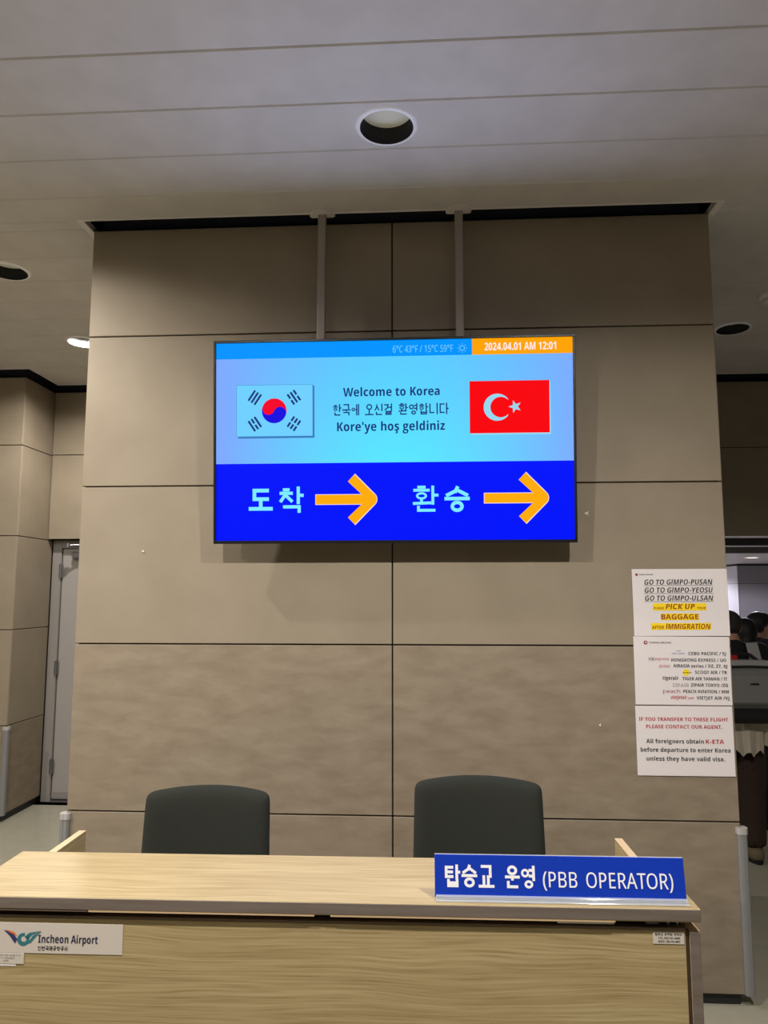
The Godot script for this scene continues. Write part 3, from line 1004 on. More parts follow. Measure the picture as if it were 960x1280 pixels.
func build_sheets() -> void:
	var z := 0.0026
	var z2 := 0.0032
	var o := sheet(Vector3(0.862, 1.4385, PZ + 0.004), 0.2, "white notice with yellow-highlighted baggage instruction and underlined lines, topmost of three")
	printed(o, "round_logo", [circle2(Vector2(0.019, 0.255), 0.0055, 20)], z, M.ink_maroon)
	lettering(o, "logo_text", "TURKISH AIRLINES", 0.028, 0.087, 0.2525, 0.0052, z, M.ink_black, "bold")
	var i := 0
	for t in ["GO TO GIMPO-PUSAN", "GO TO GIMPO-YEOSU", "GO TO GIMPO-ULSAN"]:
		var y: float = 0.2125 - 0.0333 * i
		lettering(o, "heading_line", t, 0.05, 0.329, y, 0.0212, z, M.ink_black, "bold", 0.18)
		printed(o, "underline", [rect2(0.047, y - 0.0045, 0.33, y - 0.0028)], z, M.ink_black)
		i += 1
	printed(o, "highlight", [rect2(0.081, 0.105, 0.299, 0.135)], z, M.ink_yellow)
	printed(o, "highlight", [rect2(0.112, 0.0655, 0.266, 0.093)], z, M.ink_yellow)
	printed(o, "highlight", [rect2(0.07, 0.0255, 0.314, 0.0535)], z, M.ink_yellow)
	lettering(o, "small_word", "PLEASE", 0.083, 0.127, 0.111, 0.0085, z2, M.ink_brick, "bold", 0.18)
	lettering(o, "instruction", "PICK UP", 0.1325, 0.252, 0.111, 0.0215, z2, M.ink_brick, "bold", 0.18)
	lettering(o, "small_word", "YOUR", 0.262, 0.296, 0.111, 0.0085, z2, M.ink_brick, "bold", 0.18)
	lettering(o, "instruction", "BAGGAGE", 0.113, 0.265, 0.069, 0.0208, z2, M.ink_brick, "bold")
	lettering(o, "small_word", "AFTER", 0.073, 0.122, 0.0298, 0.0128, z2, M.ink_brick, "bold", 0.12)
	lettering(o, "instruction", "IMMIGRATION", 0.13, 0.3115, 0.0295, 0.0205, z2, M.ink_brick, "bold", 0.18)
	# list of airlines
	o = sheet(Vector3(0.857, 1.1595, PZ + 0.003), -0.15, "white notice listing airline names beside small coloured logos, middle of three")
	printed(o, "round_logo", [circle2(Vector2(0.0495, 0.2527), 0.008, 20)], z, M.ink_maroon)
	printed(o, "round_logo_mark", [circle2(Vector2(0.0505, 0.2535), 0.0035, 14)], z2, M.paper)
	lettering(o, "logo_text", "TURKISH AIRLINES", 0.0635, 0.1535, 0.2495, 0.0062, z, M.ink_black, "bold")
	var rows := [
		["CEBU PACIFIC / 5J", 0.2215, 0.3727, 0.2025], ["HONGKONG EXPRESS / UO", 0.151, 0.3724, 0.176], ["AIRASIA series / DZ, Z7, XJ", 0.158, 0.3756, 0.152], ["SCOOT AIR / TR", 0.245, 0.3738, 0.1264],
		["TIGER AIR TAIWAN / IT", 0.193, 0.3735, 0.1003], ["ZIPAIR TOKYO /ZG", 0.226, 0.3752, 0.0747], ["PEACH AVIATION / MM", 0.1944, 0.3768, 0.0488], ["VIETJET AIR /VJ", 0.2467, 0.3775, 0.0232]]
	for r in rows:
		lettering(o, "list_line", r[0], r[1], r[2], r[3], 0.0128, z, M.ink_black, "bold")
	lettering(o, "airline_logo", "cebu pacific", 0.1552, 0.2086, 0.206, 0.0068, z, M.ink_blue, "sans", 0.2)
	printed(o, "airline_logo_mark", [PackedVector2Array([Vector2(0.17, 0.221), Vector2(0.182, 0.2165), Vector2(0.196, 0.222), Vector2(0.183, 0.2195)])], z, M.ink_blue)
	lettering(o, "airline_logo", "HK", 0.06, 0.0835, 0.1775, 0.016, z, M.ink_black, "sans")
	lettering(o, "airline_logo", "express", 0.084, 0.142, 0.181, 0.0115, z, M.ink_red, "sans", 0.2)
	lettering(o, "airline_logo", "AirAsia", 0.0977, 0.1431, 0.1515, 0.012, z, M.ink_red, "serif", 0.35)
	printed(o, "airline_logo_mark", [circle2(Vector2(0.2086, 0.1316), 0.0133, 28)], z, M.ink_yellow)
	lettering(o, "airline_logo", "scoot", 0.1955, 0.2311, 0.129, 0.0055, z2, M.ink_black, "bold")
	lettering(o, "airline_logo", "tigerair", 0.1126, 0.1769, 0.1018, 0.0145, z, M.ink_black, "bold")
	lettering(o, "airline_logo", "ZIPAIR", 0.1522, 0.2185, 0.0738, 0.0128, z, M.ink_grey, "serif")
	lettering(o, "airline_logo", "peach", 0.1128, 0.1819, 0.0485, 0.0145, z, M.ink_magenta, "sans")
	lettering(o, "airline_logo", "vietjetair", 0.1435, 0.2085, 0.0243, 0.0145, z, M.ink_red, "bold", 0.25)
	lettering(o, "airline_logo", ".com", 0.2095, 0.2356, 0.0245, 0.009, z, M.ink_red, "bold", 0.2)
	# transfer note
	o = sheet(Vector3(0.855, 0.8765, PZ + 0.003), 0.05, "white notice with two red lines above black entry-permit text, lowest of three")
	lettering(o, "warning_line", "IF YOU TRANSFER TO THESE FLIGHT", 0.0142, 0.371, 0.218, 0.0142, z, M.ink_red, "bold")
	lettering(o, "warning_line", "PLEASE CONTACT OUR AGENT.", 0.0406, 0.3465, 0.1885, 0.0142, z, M.ink_red, "bold")
	lettering(o, "note_line", "All foreigners obtain", 0.039, 0.27, 0.129, 0.0165, z, M.ink_black, "bold")
	lettering(o, "note_line", "K-ETA", 0.2775, 0.35, 0.129, 0.0165, z, M.ink_red, "bold")
	lettering(o, "note_line", "before departure to enter Korea", 0.015, 0.374, 0.0948, 0.0165, z, M.ink_black, "bold")
	lettering(o, "note_line", "unless they have valid visa.", 0.0375, 0.351, 0.0598, 0.0165, z, M.ink_black, "bold")

# ------------------------------------------------------------------ counter
const DESK := Vector3(0.529, 0.0, -1.537)
const DESK_TURN := 0.74

func on_desk(called: String, p: Vector3, label: String, category: String, group: String = "") -> Node3D:
	var xf := Transform3D(Basis(Vector3.UP, deg_to_rad(DESK_TURN)), DESK)
	var o := base(called, xf * p, label, category, group)
	o.rotation_degrees.y = DESK_TURN
	return o

func build_counter() -> void:
	var L := -1.495
	var o := on_desk("service_counter", Vector3.ZERO, "long wooden service counter with pale oak top and oak front", "counter")
	# raised top board: pale face, grey-brown front band, raw board line showing beneath the band
	part(o, "top_board", boxm(Vector3(L, 0.975, -0.26), Vector3(0, 1.0, -0.0015), 0.0012), M.oak_board)
	part(o, "edge_band", boxm(Vector3(L, 0.9775, -0.0016), Vector3(0, 0.9985, 0.0), 0.0004), M.edge_band, "grey-brown front edge band")
	for s in [[-1.216, -0.757], [-0.725, -0.165]]:
		part(o, "bare_edge", boxm(Vector3(s[0], 0.9725, -0.02), Vector3(s[1], 0.9778, -0.0008), 0.0004), M.raw_board, "strip of bare board under the edge band")
	part(o, "bare_edge", boxm(Vector3(L, 0.9725, -0.02), Vector3(-1.218, 0.9778, -0.0012), 0.0004), M.brown_rail)
	part(o, "spacer_rail", boxm(Vector3(L + 0.03, 0.945, -0.2), Vector3(-0.03, 0.975, -0.03)), M.black_gap)
	part(o, "bracket", boxm(Vector3(-0.103, 0.966, -0.022), Vector3(-0.078, 0.975, -0.012), 0.001), M.dark_steel)
	part(o, "paper_shim", boxm(Vector3(-0.277, 0.968, -0.015), Vector3(-0.167, 0.9735, -0.004), 0.0005), M.sticker_white, "white folded shim")
	for x: float in [-0.06, -0.042]:
		part(o, "screw_post", boxm(Vector3(x, 0.955, -0.03), Vector3(x + 0.006, 0.976, -0.022), 0.001), M.steel)
	# body
	part(o, "front_panel", boxm(Vector3(L + 0.027, 0.05, -0.03), Vector3(-0.027, 0.956, -0.012), 0.0015), M.oak_board)
	part(o, "top_rail", boxm(Vector3(L + 0.027, 0.956, -0.03), Vector3(-0.027, 0.9605, -0.0125), 0.001), M.brown_rail)
	part(o, "frame_strip", boxm(Vector3(-0.0265, 0.04, -0.04), Vector3(-0.021, 0.957, -0.014), 0.001), M.frame_brown)
	part(o, "frame_strip", boxm(Vector3(L + 0.021, 0.04, -0.04), Vector3(L + 0.0265, 0.957, -0.014), 0.001), M.frame_brown)
	for s in [[L, L + 0.02], [-0.02, 0.0]]:
		var p := part(o, "side_panel", boxm(Vector3(s[0], 0.0, -0.56), Vector3(s[1], 0.9545, -0.011), 0.001), M.oak_end)
		part(p, "front_edge_band", boxm(Vector3(s[0], 0.0, -0.0112), Vector3(s[1], 0.9545, -0.0095), 0.0005), M.edge_band)
		part(p, "top_edge_band", boxm(Vector3(s[0], 0.9544, -0.56), Vector3(s[1], 0.956, -0.011), 0.0005), M.raw_board)
	part(o, "kick_plate", boxm(Vector3(L + 0.02, 0.0, -0.06), Vector3(-0.02, 0.05, -0.045)), M.kick)
	part(o, "work_surface", boxm(Vector3(L + 0.02, 0.705, -0.55), Vector3(-0.02, 0.73, -0.03), 0.002), M.oak_board)
	# name sign on the top
	var s := on_desk("desk_sign", Vector3(0, 1.0, 0), "blue acrylic desk sign with white operator lettering on counter", "sign")
	var x0 := -0.5165
	var x1 := -0.0175
	var st := mb()
	# clear foot
	cbox(st, Vector3(x0 + 0.002, 0, -0.055), Vector3(x1 + 0.002, 0.003, -0.011), 0.0008)
	part(s, "clear_foot", done(st), M.acrylic, "clear acrylic foot")
	st = mb()
	cbox(st, Vector3(x0 + 0.002, 0.003, -0.027), Vector3(x1 + 0.0005, 0.009, -0.018), 0.001)
	part(s, "clear_lip", done(st), M.acrylic)
	var face := Node3D.new()
	face.name = "sign_board"
	face.position = Vector3(x0, 0.0045, -0.0255)
	face.rotation_degrees.x = -9.0
	s.add_child(face)
	part(face, "blue_face", boxm(Vector3(0, 0, -0.003), Vector3(0.499, 0.079, 0.0), 0.0008), M.sign_blue)
	part(face, "clear_back", boxm(Vector3(0.0, 0, -0.006), Vector3(0.4995, 0.08, -0.0032), 0.0008), M.acrylic)
	var k := 0.499 / 312.0
	hangul(face, "sign_text", "탑승교", 12.5 * k, 75.0 * k, 0.0185, 0.0605, 0.0054, 0.0005, M.sign_white, 0.0, 0.08)
	hangul(face, "sign_text", "운영", 88.5 * k, 127.0 * k, 0.0185, 0.0605, 0.0054, 0.0005, M.sign_white, 0.0, 0.08)
	lettering(face, "sign_text", "(PBB", 136.0 * k, 178.5 * k, 0.0215, 0.0285, 0.0002, M.sign_white, "sans", 0.0, 0.0006)
	lettering(face, "sign_text", "OPERATOR)", 190.0 * k, 297.0 * k, 0.0215, 0.0285, 0.0002, M.sign_white, "sans", 0.0, 0.0006)
	# stickers on the front panel
	var zf := -0.0117
	var a := on_desk("logo_sticker", Vector3(-1.418, 0.8875, zf), "white sticker with teal swirl bird logo and dark lettering on counter front", "sticker")
	part(a, "backing", boxm(Vector3(0, 0, 0), Vector3(0.271, 0.058, 0.0008), 0.0002), M.sticker_white)
	var z := 0.0012
	var c := Vector2(0.066, 0.026)
	var sw := PackedVector2Array()
	for i in 25:
		var an := deg_to_rad(75.0 + 320.0 * i / 24.0)
		sw.append(c + Vector2(cos(an), sin(an)) * 0.0125)
	for i in 25:
		var an := deg_to_rad(395.0 - 320.0 * i / 24.0)
		sw.append(c + Vector2(0.001, 0.001) + Vector2(cos(an), sin(an)) * 0.0062)
	printed(a, "swirl", [sw], z, M.ink_teal)
	printed(a, "wing", [PackedVector2Array([c + Vector2(0.0075, -0.009), c + Vector2(0.02, 0.008), c + Vector2(0.038, 0.0165), c + Vector2(0.026, 0.0055), c + Vector2(0.016, -0.006)])], z, M.ink_teal)
	printed(a, "wing", [PackedVector2Array([c + Vector2(0.002, 0.005), c + Vector2(0.012, 0.013), c + Vector2(0.037, 0.017), c + Vector2(0.019, 0.0095), c + Vector2(0.009, 0.0)])], z, M.ink_teal)
	printed(a, "wing", [PackedVector2Array([c + Vector2(-0.012, 0.0), c + Vector2(-0.022, 0.011), c + Vector2(-0.042, 0.018), c + Vector2(-0.028, 0.006), c + Vector2(-0.017, -0.008)])], z, M.ink_navy)
	printed(a, "wing", [PackedVector2Array([c + Vector2(-0.013, 0.006), c + Vector2(-0.02, 0.014), c + Vector2(-0.038, 0.0185), c + Vector2(-0.025, 0.011)])], z, M.ink_orange)
	lettering(a, "logo_text", "Incheon Airport", 0.097, 0.22, 0.0205, 0.0148, z, M.ink_deep_navy, "semi")
	hangul(a, "logo_text", "인천국제공항공사", 0.097, 0.159, 0.006, 0.0145, 0.0011, z, M.ink_black)
	a = on_desk("small_sticker", Vector3(-1.43, 0.8665, zf), "small white label with grey print stuck under the swirl logo sticker", "sticker")
	part(a, "backing", boxm(Vector3(0, 0, 0.0003), Vector3(0.081, 0.0205, 0.0011), 0.0002), M.sticker_white)
	part(a, "under_label", boxm(Vector3(-0.02, -0.0045, 0), Vector3(0.065, 0.01, 0.0004), 0.0001), M.paper)
	for i in 3:
		lettering(a, "fine_print", ["No. 2019-0417", "Asset 11-30482", "2019. 06"][i], 0.008, 0.074 - 0.012 * i, 0.0145 - 0.0052 * i, 0.0032, 0.0014, M.ink_grey, "sans")
	a = on_desk("small_sticker", Vector3(-0.091, 0.9305, zf), "small white label with three lines of print near counter's end edge", "sticker")
	part(a, "backing", boxm(Vector3(0, 0, 0), Vector3(0.06, 0.0225, 0.0008), 0.0002), M.sticker_white)
	hangul(a, "fine_print", "탑승교 운영팀 연락처", 0.004, 0.056, 0.016, 0.0205, 0.0006, 0.0012, M.ink_black)
	lettering(a, "fine_print", "T1C. 032-741-4050", 0.01, 0.052, 0.0095, 0.0034, 0.0012, M.ink_black, "bold")
	hangul(a, "fine_print", "탑승동", 0.01, 0.022, 0.003, 0.007, 0.0005, 0.0012, M.ink_black)
	lettering(a, "fine_print", ": 032-741-4057", 0.0235, 0.052, 0.0032, 0.0034, 0.0012, M.ink_black, "bold")

# ------------------------------------------------------------------ chairs
func make_chair(at: Vector3, turn: float, lift: float, label: String) -> void:
	var o := base("office_chair", at, label, "chair", "chairs behind the counter")
	o.rotation_degrees.y = turn
	# backrest: padded slab, arched top, waist narrowing to the top, gently hollow
	var st := mb()
	st.set_smooth_group(1)
	var nx := 20
	var ny := 22
	var half := func(v: float) -> float: return 0.226 - 0.009 * v
	var P := func(u: float, v: float, side: float) -> Vector3:
		# squircle-shaped outline
		var hw: float = half.call(v)
		var arch := 0.02 * (1.0 - u * u)
		var yb := 0.47 + lift
		var yt := 0.92 + lift + arch
		var y := lerpf(yb, yt, v)
		var ed := maxf(absf(u), absf(2.0 * v - 1.0))
		var cu := absf(u)
		var cv := absf(2.0 * v - 1.0)
		var rr := pow(pow(cu, 22.0) + pow(cv, 22.0), 1.0 / 22.0)
		var shrink := 1.0 / maxf(1.0, rr / maxf(ed, 0.001))
		var yc := 0.7 + lift
		var x := u * hw * shrink
		y = yc + (y - yc) * shrink
		var thick := 0.03 * pow(maxf(0.0, 1.0 - pow(ed, 12.0)), 0.5)
		var bow := 0.03 * u * u - 0.05 * v
		return Vector3(x, y, bow + side * thick)
	for side: float in [-1.0, 1.0]:
		for i in nx:
			for k in ny:
				var ua := -cos(PI * i / nx)
				var ub := -cos(PI * (i + 1) / nx)
				var va := 0.5 - 0.5 * cos(PI * k / ny)
				var vb := 0.5 - 0.5 * cos(PI * (k + 1) / ny)
				quad(st, P.call(ua, va, side), P.call(ub, va, side), P.call(ub, vb, side), P.call(ua, vb, side), Vector3(0, 0, side))
	st.index()
	part(o, "backrest", done(st), M.chair_fabric)
	# seat pad
	st = mb()
	cbox(st, Vector3(-0.235, 0.42 + lift, 0.03), Vector3(0.235, 0.49 + lift, 0.48), 0.025)
	part(o, "seat", done(st), M.chair_fabric)
	st = mb()
	cbox(st, Vector3(-0.04, 0.4 + lift, -0.035), Vector3(0.04, 0.415 + lift, 0.24), 0.004)
	cbox(st, Vector3(-0.04, 0.4 + lift, -0.055), Vector3(0.04, 0.75 + lift, -0.035), 0.004)
	part(o, "back_bracket", done(st), M.chair_plastic)
	st = mb()
	tube(st, [Vector3(0, 0.1, 0.25), Vector3(0, 0.25, 0.25)], 0.028, 16)
	tube(st, [Vector3(0, 0.25, 0.25), Vector3(0, 0.42 + lift, 0.25)], 0.016, 16)
	part(o, "gas_column", done(st), M.chair_plastic)
	for i in 5:
		var a := TAU * i / 5.0 + 0.3
		var d := Vector3(cos(a), 0, sin(a))
		st = mb()
		tube(st, [Vector3(0, 0.11, 0.25), Vector3(0, 0.085, 0.25) + d * 0.28], 0.017, 10)
		var leg := part(o, "base_leg", done(st), M.chair_plastic)
		st = mb()
		var c := Vector3(0, 0.03, 0.25) + d * 0.28
		var sd := Vector3(-d.z, 0, d.x)
		tube(st, [c - sd * 0.022, c - sd * 0.006], 0.03, 16)
		tube(st, [c + sd * 0.006, c + sd * 0.022], 0.03, 16)
		tube(st, [c, c + Vector3(0, 0.06, 0)], 0.008, 8)
		part(leg, "caster", done(st), M.chair_plastic)

# ------------------------------------------------------------------ people
# tapered capsules [a, b, ra, rb] joined by a smooth minimum and meshed as surface nets
func nets(st: SurfaceTool, bones: Array, cell: float, k: float, cut = null) -> void:
	var lo := Vector3(1e9, 1e9, 1e9)
	var hi := -lo
	for b in bones:
		var r: float = maxf(b[2], b[3]) + k + cell * 2.0
		for e in 2:
			var p: Vector3 = b[e]
			lo = lo.min(p - Vector3(r, r, r))
			hi = hi.max(p + Vector3(r, r, r))
	var nx := int((hi.x - lo.x) / cell) + 2
	var ny := int((hi.y - lo.y) / cell) + 2
	var nz := int((hi.z - lo.z) / cell) + 2
	var g := PackedFloat32Array()
	g.resize(nx * ny * nz)
	g.fill(1.0)
	for b in bones:
		var pa: Vector3 = b[0]
		var pb: Vector3 = b[1]
		var ra: float = b[2]
		var rb: float = b[3]
		var ab := pb - pa
		var l2 := maxf(ab.length_squared(), 1e-9)
		var m := maxf(ra, rb) + k + cell * 2.0
		var b0 := (pa.min(pb) - Vector3(m, m, m) - lo) / cell
		var b1 := (pa.max(pb) + Vector3(m, m, m) - lo) / cell
		for z in range(maxi(0, int(b0.z)), mini(nz, int(b1.z) + 1)):
			for y in range(maxi(0, int(b0.y)), mini(ny, int(b1.y) + 1)):
				var row := (z * ny + y) * nx
				for x in range(maxi(0, int(b0.x)), mini(nx, int(b1.x) + 1)):
					var p := lo + Vector3(x, y, z) * cell
					var t := clampf((p - pa).dot(ab) / l2, 0.0, 1.0)
					var d := p.distance_to(pa + ab * t) - lerpf(ra, rb, t)
					var c := g[row + x]
					var h := maxf(k - absf(c - d), 0.0) / k
					g[row + x] = minf(c, d) - h * h * k * 0.25
	if cut != null:
		for z in nz:
			for y in ny:
				for x in nx:
					var i := (z * ny + y) * nx + x
					if g[i] < cell * 3.0:
						g[i] = maxf(g[i], cut.call(lo + Vector3(x, y, z) * cell))
	var vert := {}
	var offs := [0, 1, nx, nx + 1, nx * ny, nx * ny + 1, nx * ny + nx, nx * ny + nx + 1]
	var cor := [Vector3(0, 0, 0), Vector3(1, 0, 0), Vector3(0, 1, 0), Vector3(1, 1, 0), Vector3(0, 0, 1), Vector3(1, 0, 1), Vector3(0, 1, 1), Vector3(1, 1, 1)]
	var edges := [[0, 1], [2, 3], [4, 5], [6, 7], [0, 2], [1, 3], [4, 6], [5, 7], [0, 4], [1, 5], [2, 6], [3, 7]]
	for z in nz - 1:
		for y in ny - 1:
			for x in nx - 1:
				var i := (z * ny + y) * nx + x
				if absf(g[i]) > cell * 2.0:
					continue
				var s := Vector3.ZERO
				var n := 0
				for e in edges:
					var va := g[i + offs[e[0]]]
					var vb := g[i + offs[e[1]]]
					if (va < 0.0) != (vb < 0.0):
						var ca: Vector3 = cor[e[0]]
						s += ca.lerp(cor[e[1]], va / (va - vb))
						n += 1
				if n:
					vert[i] = lo + (Vector3(x, y, z) + s / n) * cell
	var sx := 1
	var sy := nx
	var sz := nx * ny
	for i: int in vert:
		for ax in 3:
			var d: int = [sx, sy, sz][ax]
			var u: int = [sy, sz, sx][ax]
			var v: int = [sz, sx, sy][ax]
			var a := g[i]
			var b := g[i + d]
			if (a < 0.0) == (b < 0.0):
				continue
			if not (vert.has(i - u) and vert.has(i - v) and vert.has(i - u - v)):
				continue
			var n := Vector3.ZERO
			n[ax] = 1.0 if a < 0.0 else -1.0
			quad(st, vert[i], vert[i - u], vert[i - u - v], vert[i - v], n)

func soft(bones: Array, cell: float, k: float, cut = null) -> ArrayMesh:
	var st := mb()
	st.set_smooth_group(1)
	nets(st, bones, cell, k, cut)
	st.index()
	return done(st)

func hand_bones(wrist: Vector3, dir: Vector3, side: Vector3, s: float) -> Array:
	var out := []
	var palm := wrist + dir * 0.09 * s
	var curl := dir.cross(side).normalized()
	out.append([wrist, wrist + dir * 0.03 * s, 0.026 * s, 0.026 * s])
	for i in 4:
		var f := (i - 1.5) * 0.02 * s
		out.append([wrist + dir * 0.03 * s + side * f * 0.7, palm + side * f, 0.015 * s, 0.012 * s])
		var l: float = [0.068, 0.078, 0.074, 0.056][i] * s
		var k1 := palm + side * f + (dir + curl * 0.25).normalized() * l * 0.5
		var k2 := k1 + (dir + curl * 0.7).normalized() * l * 0.5
		out.append([palm + side * f, k1, 0.0092 * s, 0.0088 * s])
		out.append([k1, k2, 0.0088 * s, 0.0076 * s])
	var th := wrist + dir * 0.035 * s - side * 0.03 * s
	var t1 := th + (dir * 0.6 - side * 0.6 + curl * 0.3).normalized() * 0.038 * s
	out.append([wrist + dir * 0.02 * s - side * 0.015 * s, th, 0.013 * s, 0.012 * s])
	out.append([th, t1, 0.011 * s, 0.0098 * s])
	out.append([t1, t1 + (dir + curl * 0.3).normalized() * 0.03 * s, 0.0098 * s, 0.008 * s])
	return out

# a standing figure; local -Z is the way it faces
func person(at: Vector3, turn: float, s: float, label: String, look: Dictionary) -> Node3D:
	var o := base("person", at, label, "person", "travellers walking into the passage")
	o.rotation_degrees.y = turn
	var v := func(x: float, y: float, z: float) -> Vector3: return Vector3(x, y, z) * s
	var nod: float = look.get("nod", 0.03)
	var hd: Vector3 = v.call(0, 1.515, -0.02 - nod)
	var nk: Vector3 = v.call(0, 1.38, 0.0)
	var stride: float = look.get("stride", 0.06)
	var spread: float = look.get("spread", 0.11)
	var body := []
	var top := []
	var legs := []
	var shoes := []
	var hands := []
	# trunk
	body.append([v.call(-0.07, 0.93, 0.0), v.call(0.07, 0.93, 0.0), 0.105 * s, 0.105 * s])
	body.append([v.call(0, 0.95, 0.0), v.call(0, 1.1, -0.01), 0.115 * s, 0.11 * s])
	body.append([v.call(-0.06, 1.22, 0.0), v.call(0.06, 1.22, 0.0), 0.115 * s, 0.115 * s])
	body.append([v.call(-0.15, 1.34, 0.0), v.call(0.15, 1.34, 0.0), 0.062 * s, 0.062 * s])
	body.append([nk, v.call(0, 1.45, -0.01 - nod * 0.5), 0.055 * s, 0.052 * s])
	for sd: float in [-1.0, 1.0]:
		var sh: Vector3 = v.call(0.175 * sd, 1.335, 0.0)
		var el: Vector3 = v.call(0.215 * sd, 1.07, 0.02)
		var wr: Vector3 = v.call(0.19 * sd, 0.88, -0.12)
		body.append([sh, el, 0.05 * s, 0.041 * s])
		body.append([el, wr, 0.041 * s, 0.028 * s])
		top.append([sh, el, 0.068 * s, 0.06 * s])
		top.append([el, wr, 0.06 * s, 0.046 * s])
		hands.append_array(hand_bones(wr, (wr - el).normalized(), Vector3(-sd, 0, 0) * 1.0, s))
		var hp: Vector3 = v.call(0.09 * sd, 0.9, 0.0)
		var kn: Vector3 = v.call((0.05 + spread * 0.5) * sd, 0.49, -0.02 - 0.5 * stride * sd)
		var an: Vector3 = v.call(spread * sd, 0.085, 0.03 - stride * sd)
		body.append([hp, kn, 0.08 * s, 0.055 * s])
		body.append([kn, an, 0.055 * s, 0.038 * s])
		body.append([an, an + v.call(0, -0.04, -0.13), 0.036 * s, 0.03 * s])
		legs.append([hp, kn, 0.102 * s, 0.085 * s])
		legs.append([kn, an + v.call(0, 0.05, 0), 0.085 * s, 0.078 * s])
		shoes.append([an + v.call(0, -0.035, 0.03), an + v.call(0, -0.045, -0.14), 0.048 * s, 0.042 * s])
		shoes.append([an, an + v.call(0, -0.02, -0.04), 0.05 * s, 0.045 * s])
	legs.append([v.call(-0.07, 0.94, 0.0), v.call(0.07, 0.94, 0.0), 0.122 * s, 0.122 * s])
	top.append([v.call(-0.06, 0.96, 0.0), v.call(0.06, 0.96, 0.0), 0.13 * s, 0.13 * s])
	top.append([v.call(-0.06, 1.2, 0.0), v.call(0.06, 1.2, 0.0), 0.134 * s, 0.134 * s])
	top.append([v.call(-0.15, 1.33, 0.0), v.call(0.15, 1.33, 0.0), 0.078 * s, 0.078 * s])
	top.append([v.call(0, 1.35, 0.01), v.call(0, 1.375, 0.005), 0.07 * s, 0.064 * s])
	# head with jaw, nose and ears
	var head := []
	head.append([hd + v.call(0, 0.025, 0.012), hd + v.call(0, 0.02, -0.02), 0.083 * s, 0.078 * s])
	head.append([hd + v.call(0, -0.05, -0.035), hd + v.call(0, -0.075, -0.05), 0.05 * s, 0.036 * s])
	head.append([hd + v.call(0, -0.06, 0.0), nk, 0.053 * s, 0.055 * s])
	head.append([hd + v.call(0, 0.0, -0.094), hd + v.call(0, -0.028, -0.108), 0.01 * s, 0.014 * s])
	head.append([hd + v.call(-0.02, -0.062, -0.083), hd + v.call(0.02, -0.062, -0.083), 0.008 * s, 0.008 * s])
	for sd: float in [-1.0, 1.0]:
		head.append([hd + v.call(0.08 * sd, 0.012, 0.012), hd + v.call(0.079 * sd, -0.028, 0.005), 0.014 * s, 0.01 * s])
	var st := mb()
	st.set_smooth_group(1)
	nets(st, body, 0.016, 0.04)
	nets(st, head, 0.007, 0.018)
	nets(st, hands, 0.005, 0.008)
	st.index()
	part(o, "body", done(st), M.skin)
	var eyes := mb()
	for sd: float in [-1.0, 1.0]:
		lathe(eyes, [Vector2(0.0, 0.008 * s), Vector2(0.006 * s, 0.005 * s), Vector2(0.008 * s, 0.0), Vector2(0.006 * s, -0.005 * s), Vector2(0.0, -0.008 * s)], hd + v.call(0.03 * sd, 0.008, -0.09), 10, -1.0)
	part(o, "eyes", done(eyes), M.hair_black)
	# hair: a cap over the skull, cut away in front of the face
	var hair := []
	var hr: float = look.get("hair_r", 0.09)
	hair.append([hd + v.call(0, 0.03, 0.014), hd + v.call(0, 0.03, -0.018), hr * s, hr * s * 0.95])
	if look.get("long", false):
		hair.append([hd + v.call(0, 0.0, 0.03), hd + v.call(0, -0.2, 0.06), 0.085 * s, 0.08 * s])
	else:
		hair.append([hd + v.call(0, 0.0, 0.035), hd + v.call(0, -0.03, 0.03), 0.066 * s, 0.05 * s])
	var hdp := hd
	var cut := func(p: Vector3) -> float:
		var q := (p - hdp) / s
		return s * minf(0.045 - q.y, -(q.z + 0.012 + 0.35 * q.y))
	part(o, "hair", soft(hair, 0.008, 0.02, cut), look.hair)
	part(o, "jacket", soft(top, 0.016, 0.04), look.top)
	part(o, "trousers", soft(legs, 0.016, 0.035, func(p: Vector3) -> float: return 0.1 * s - p.y), look.legs)
	for k in 2:
		part(o, "shoe", soft([shoes[k * 2], shoes[k * 2 + 1]], 0.01, 0.02, func(p: Vector3) -> float: return 0.018 * s - p.y), look.shoes)
	for sd: float in [-1.0, 1.0]:
		var sole := mb()
		var an: Vector3 = v.call(spread * sd, 0.0, 0.03 - stride * sd)
		var q := PackedVector2Array()
		for i in 20:
			var a := TAU * i / 20.0
			q.append(Vector2(an.x + 0.05 * s * cos(a), an.z - 0.055 * s + 0.135 * s * sin(a)))
		prism(sole, q, -0.022 * s, 0.0, Transform3D(Basis(Vector3(1, 0, 0), Vector3(0, 0, 1), Vector3(0, -1, 0)), Vector3.ZERO))
		part(o, "sole", done(sole), M.sole_black)
	return o

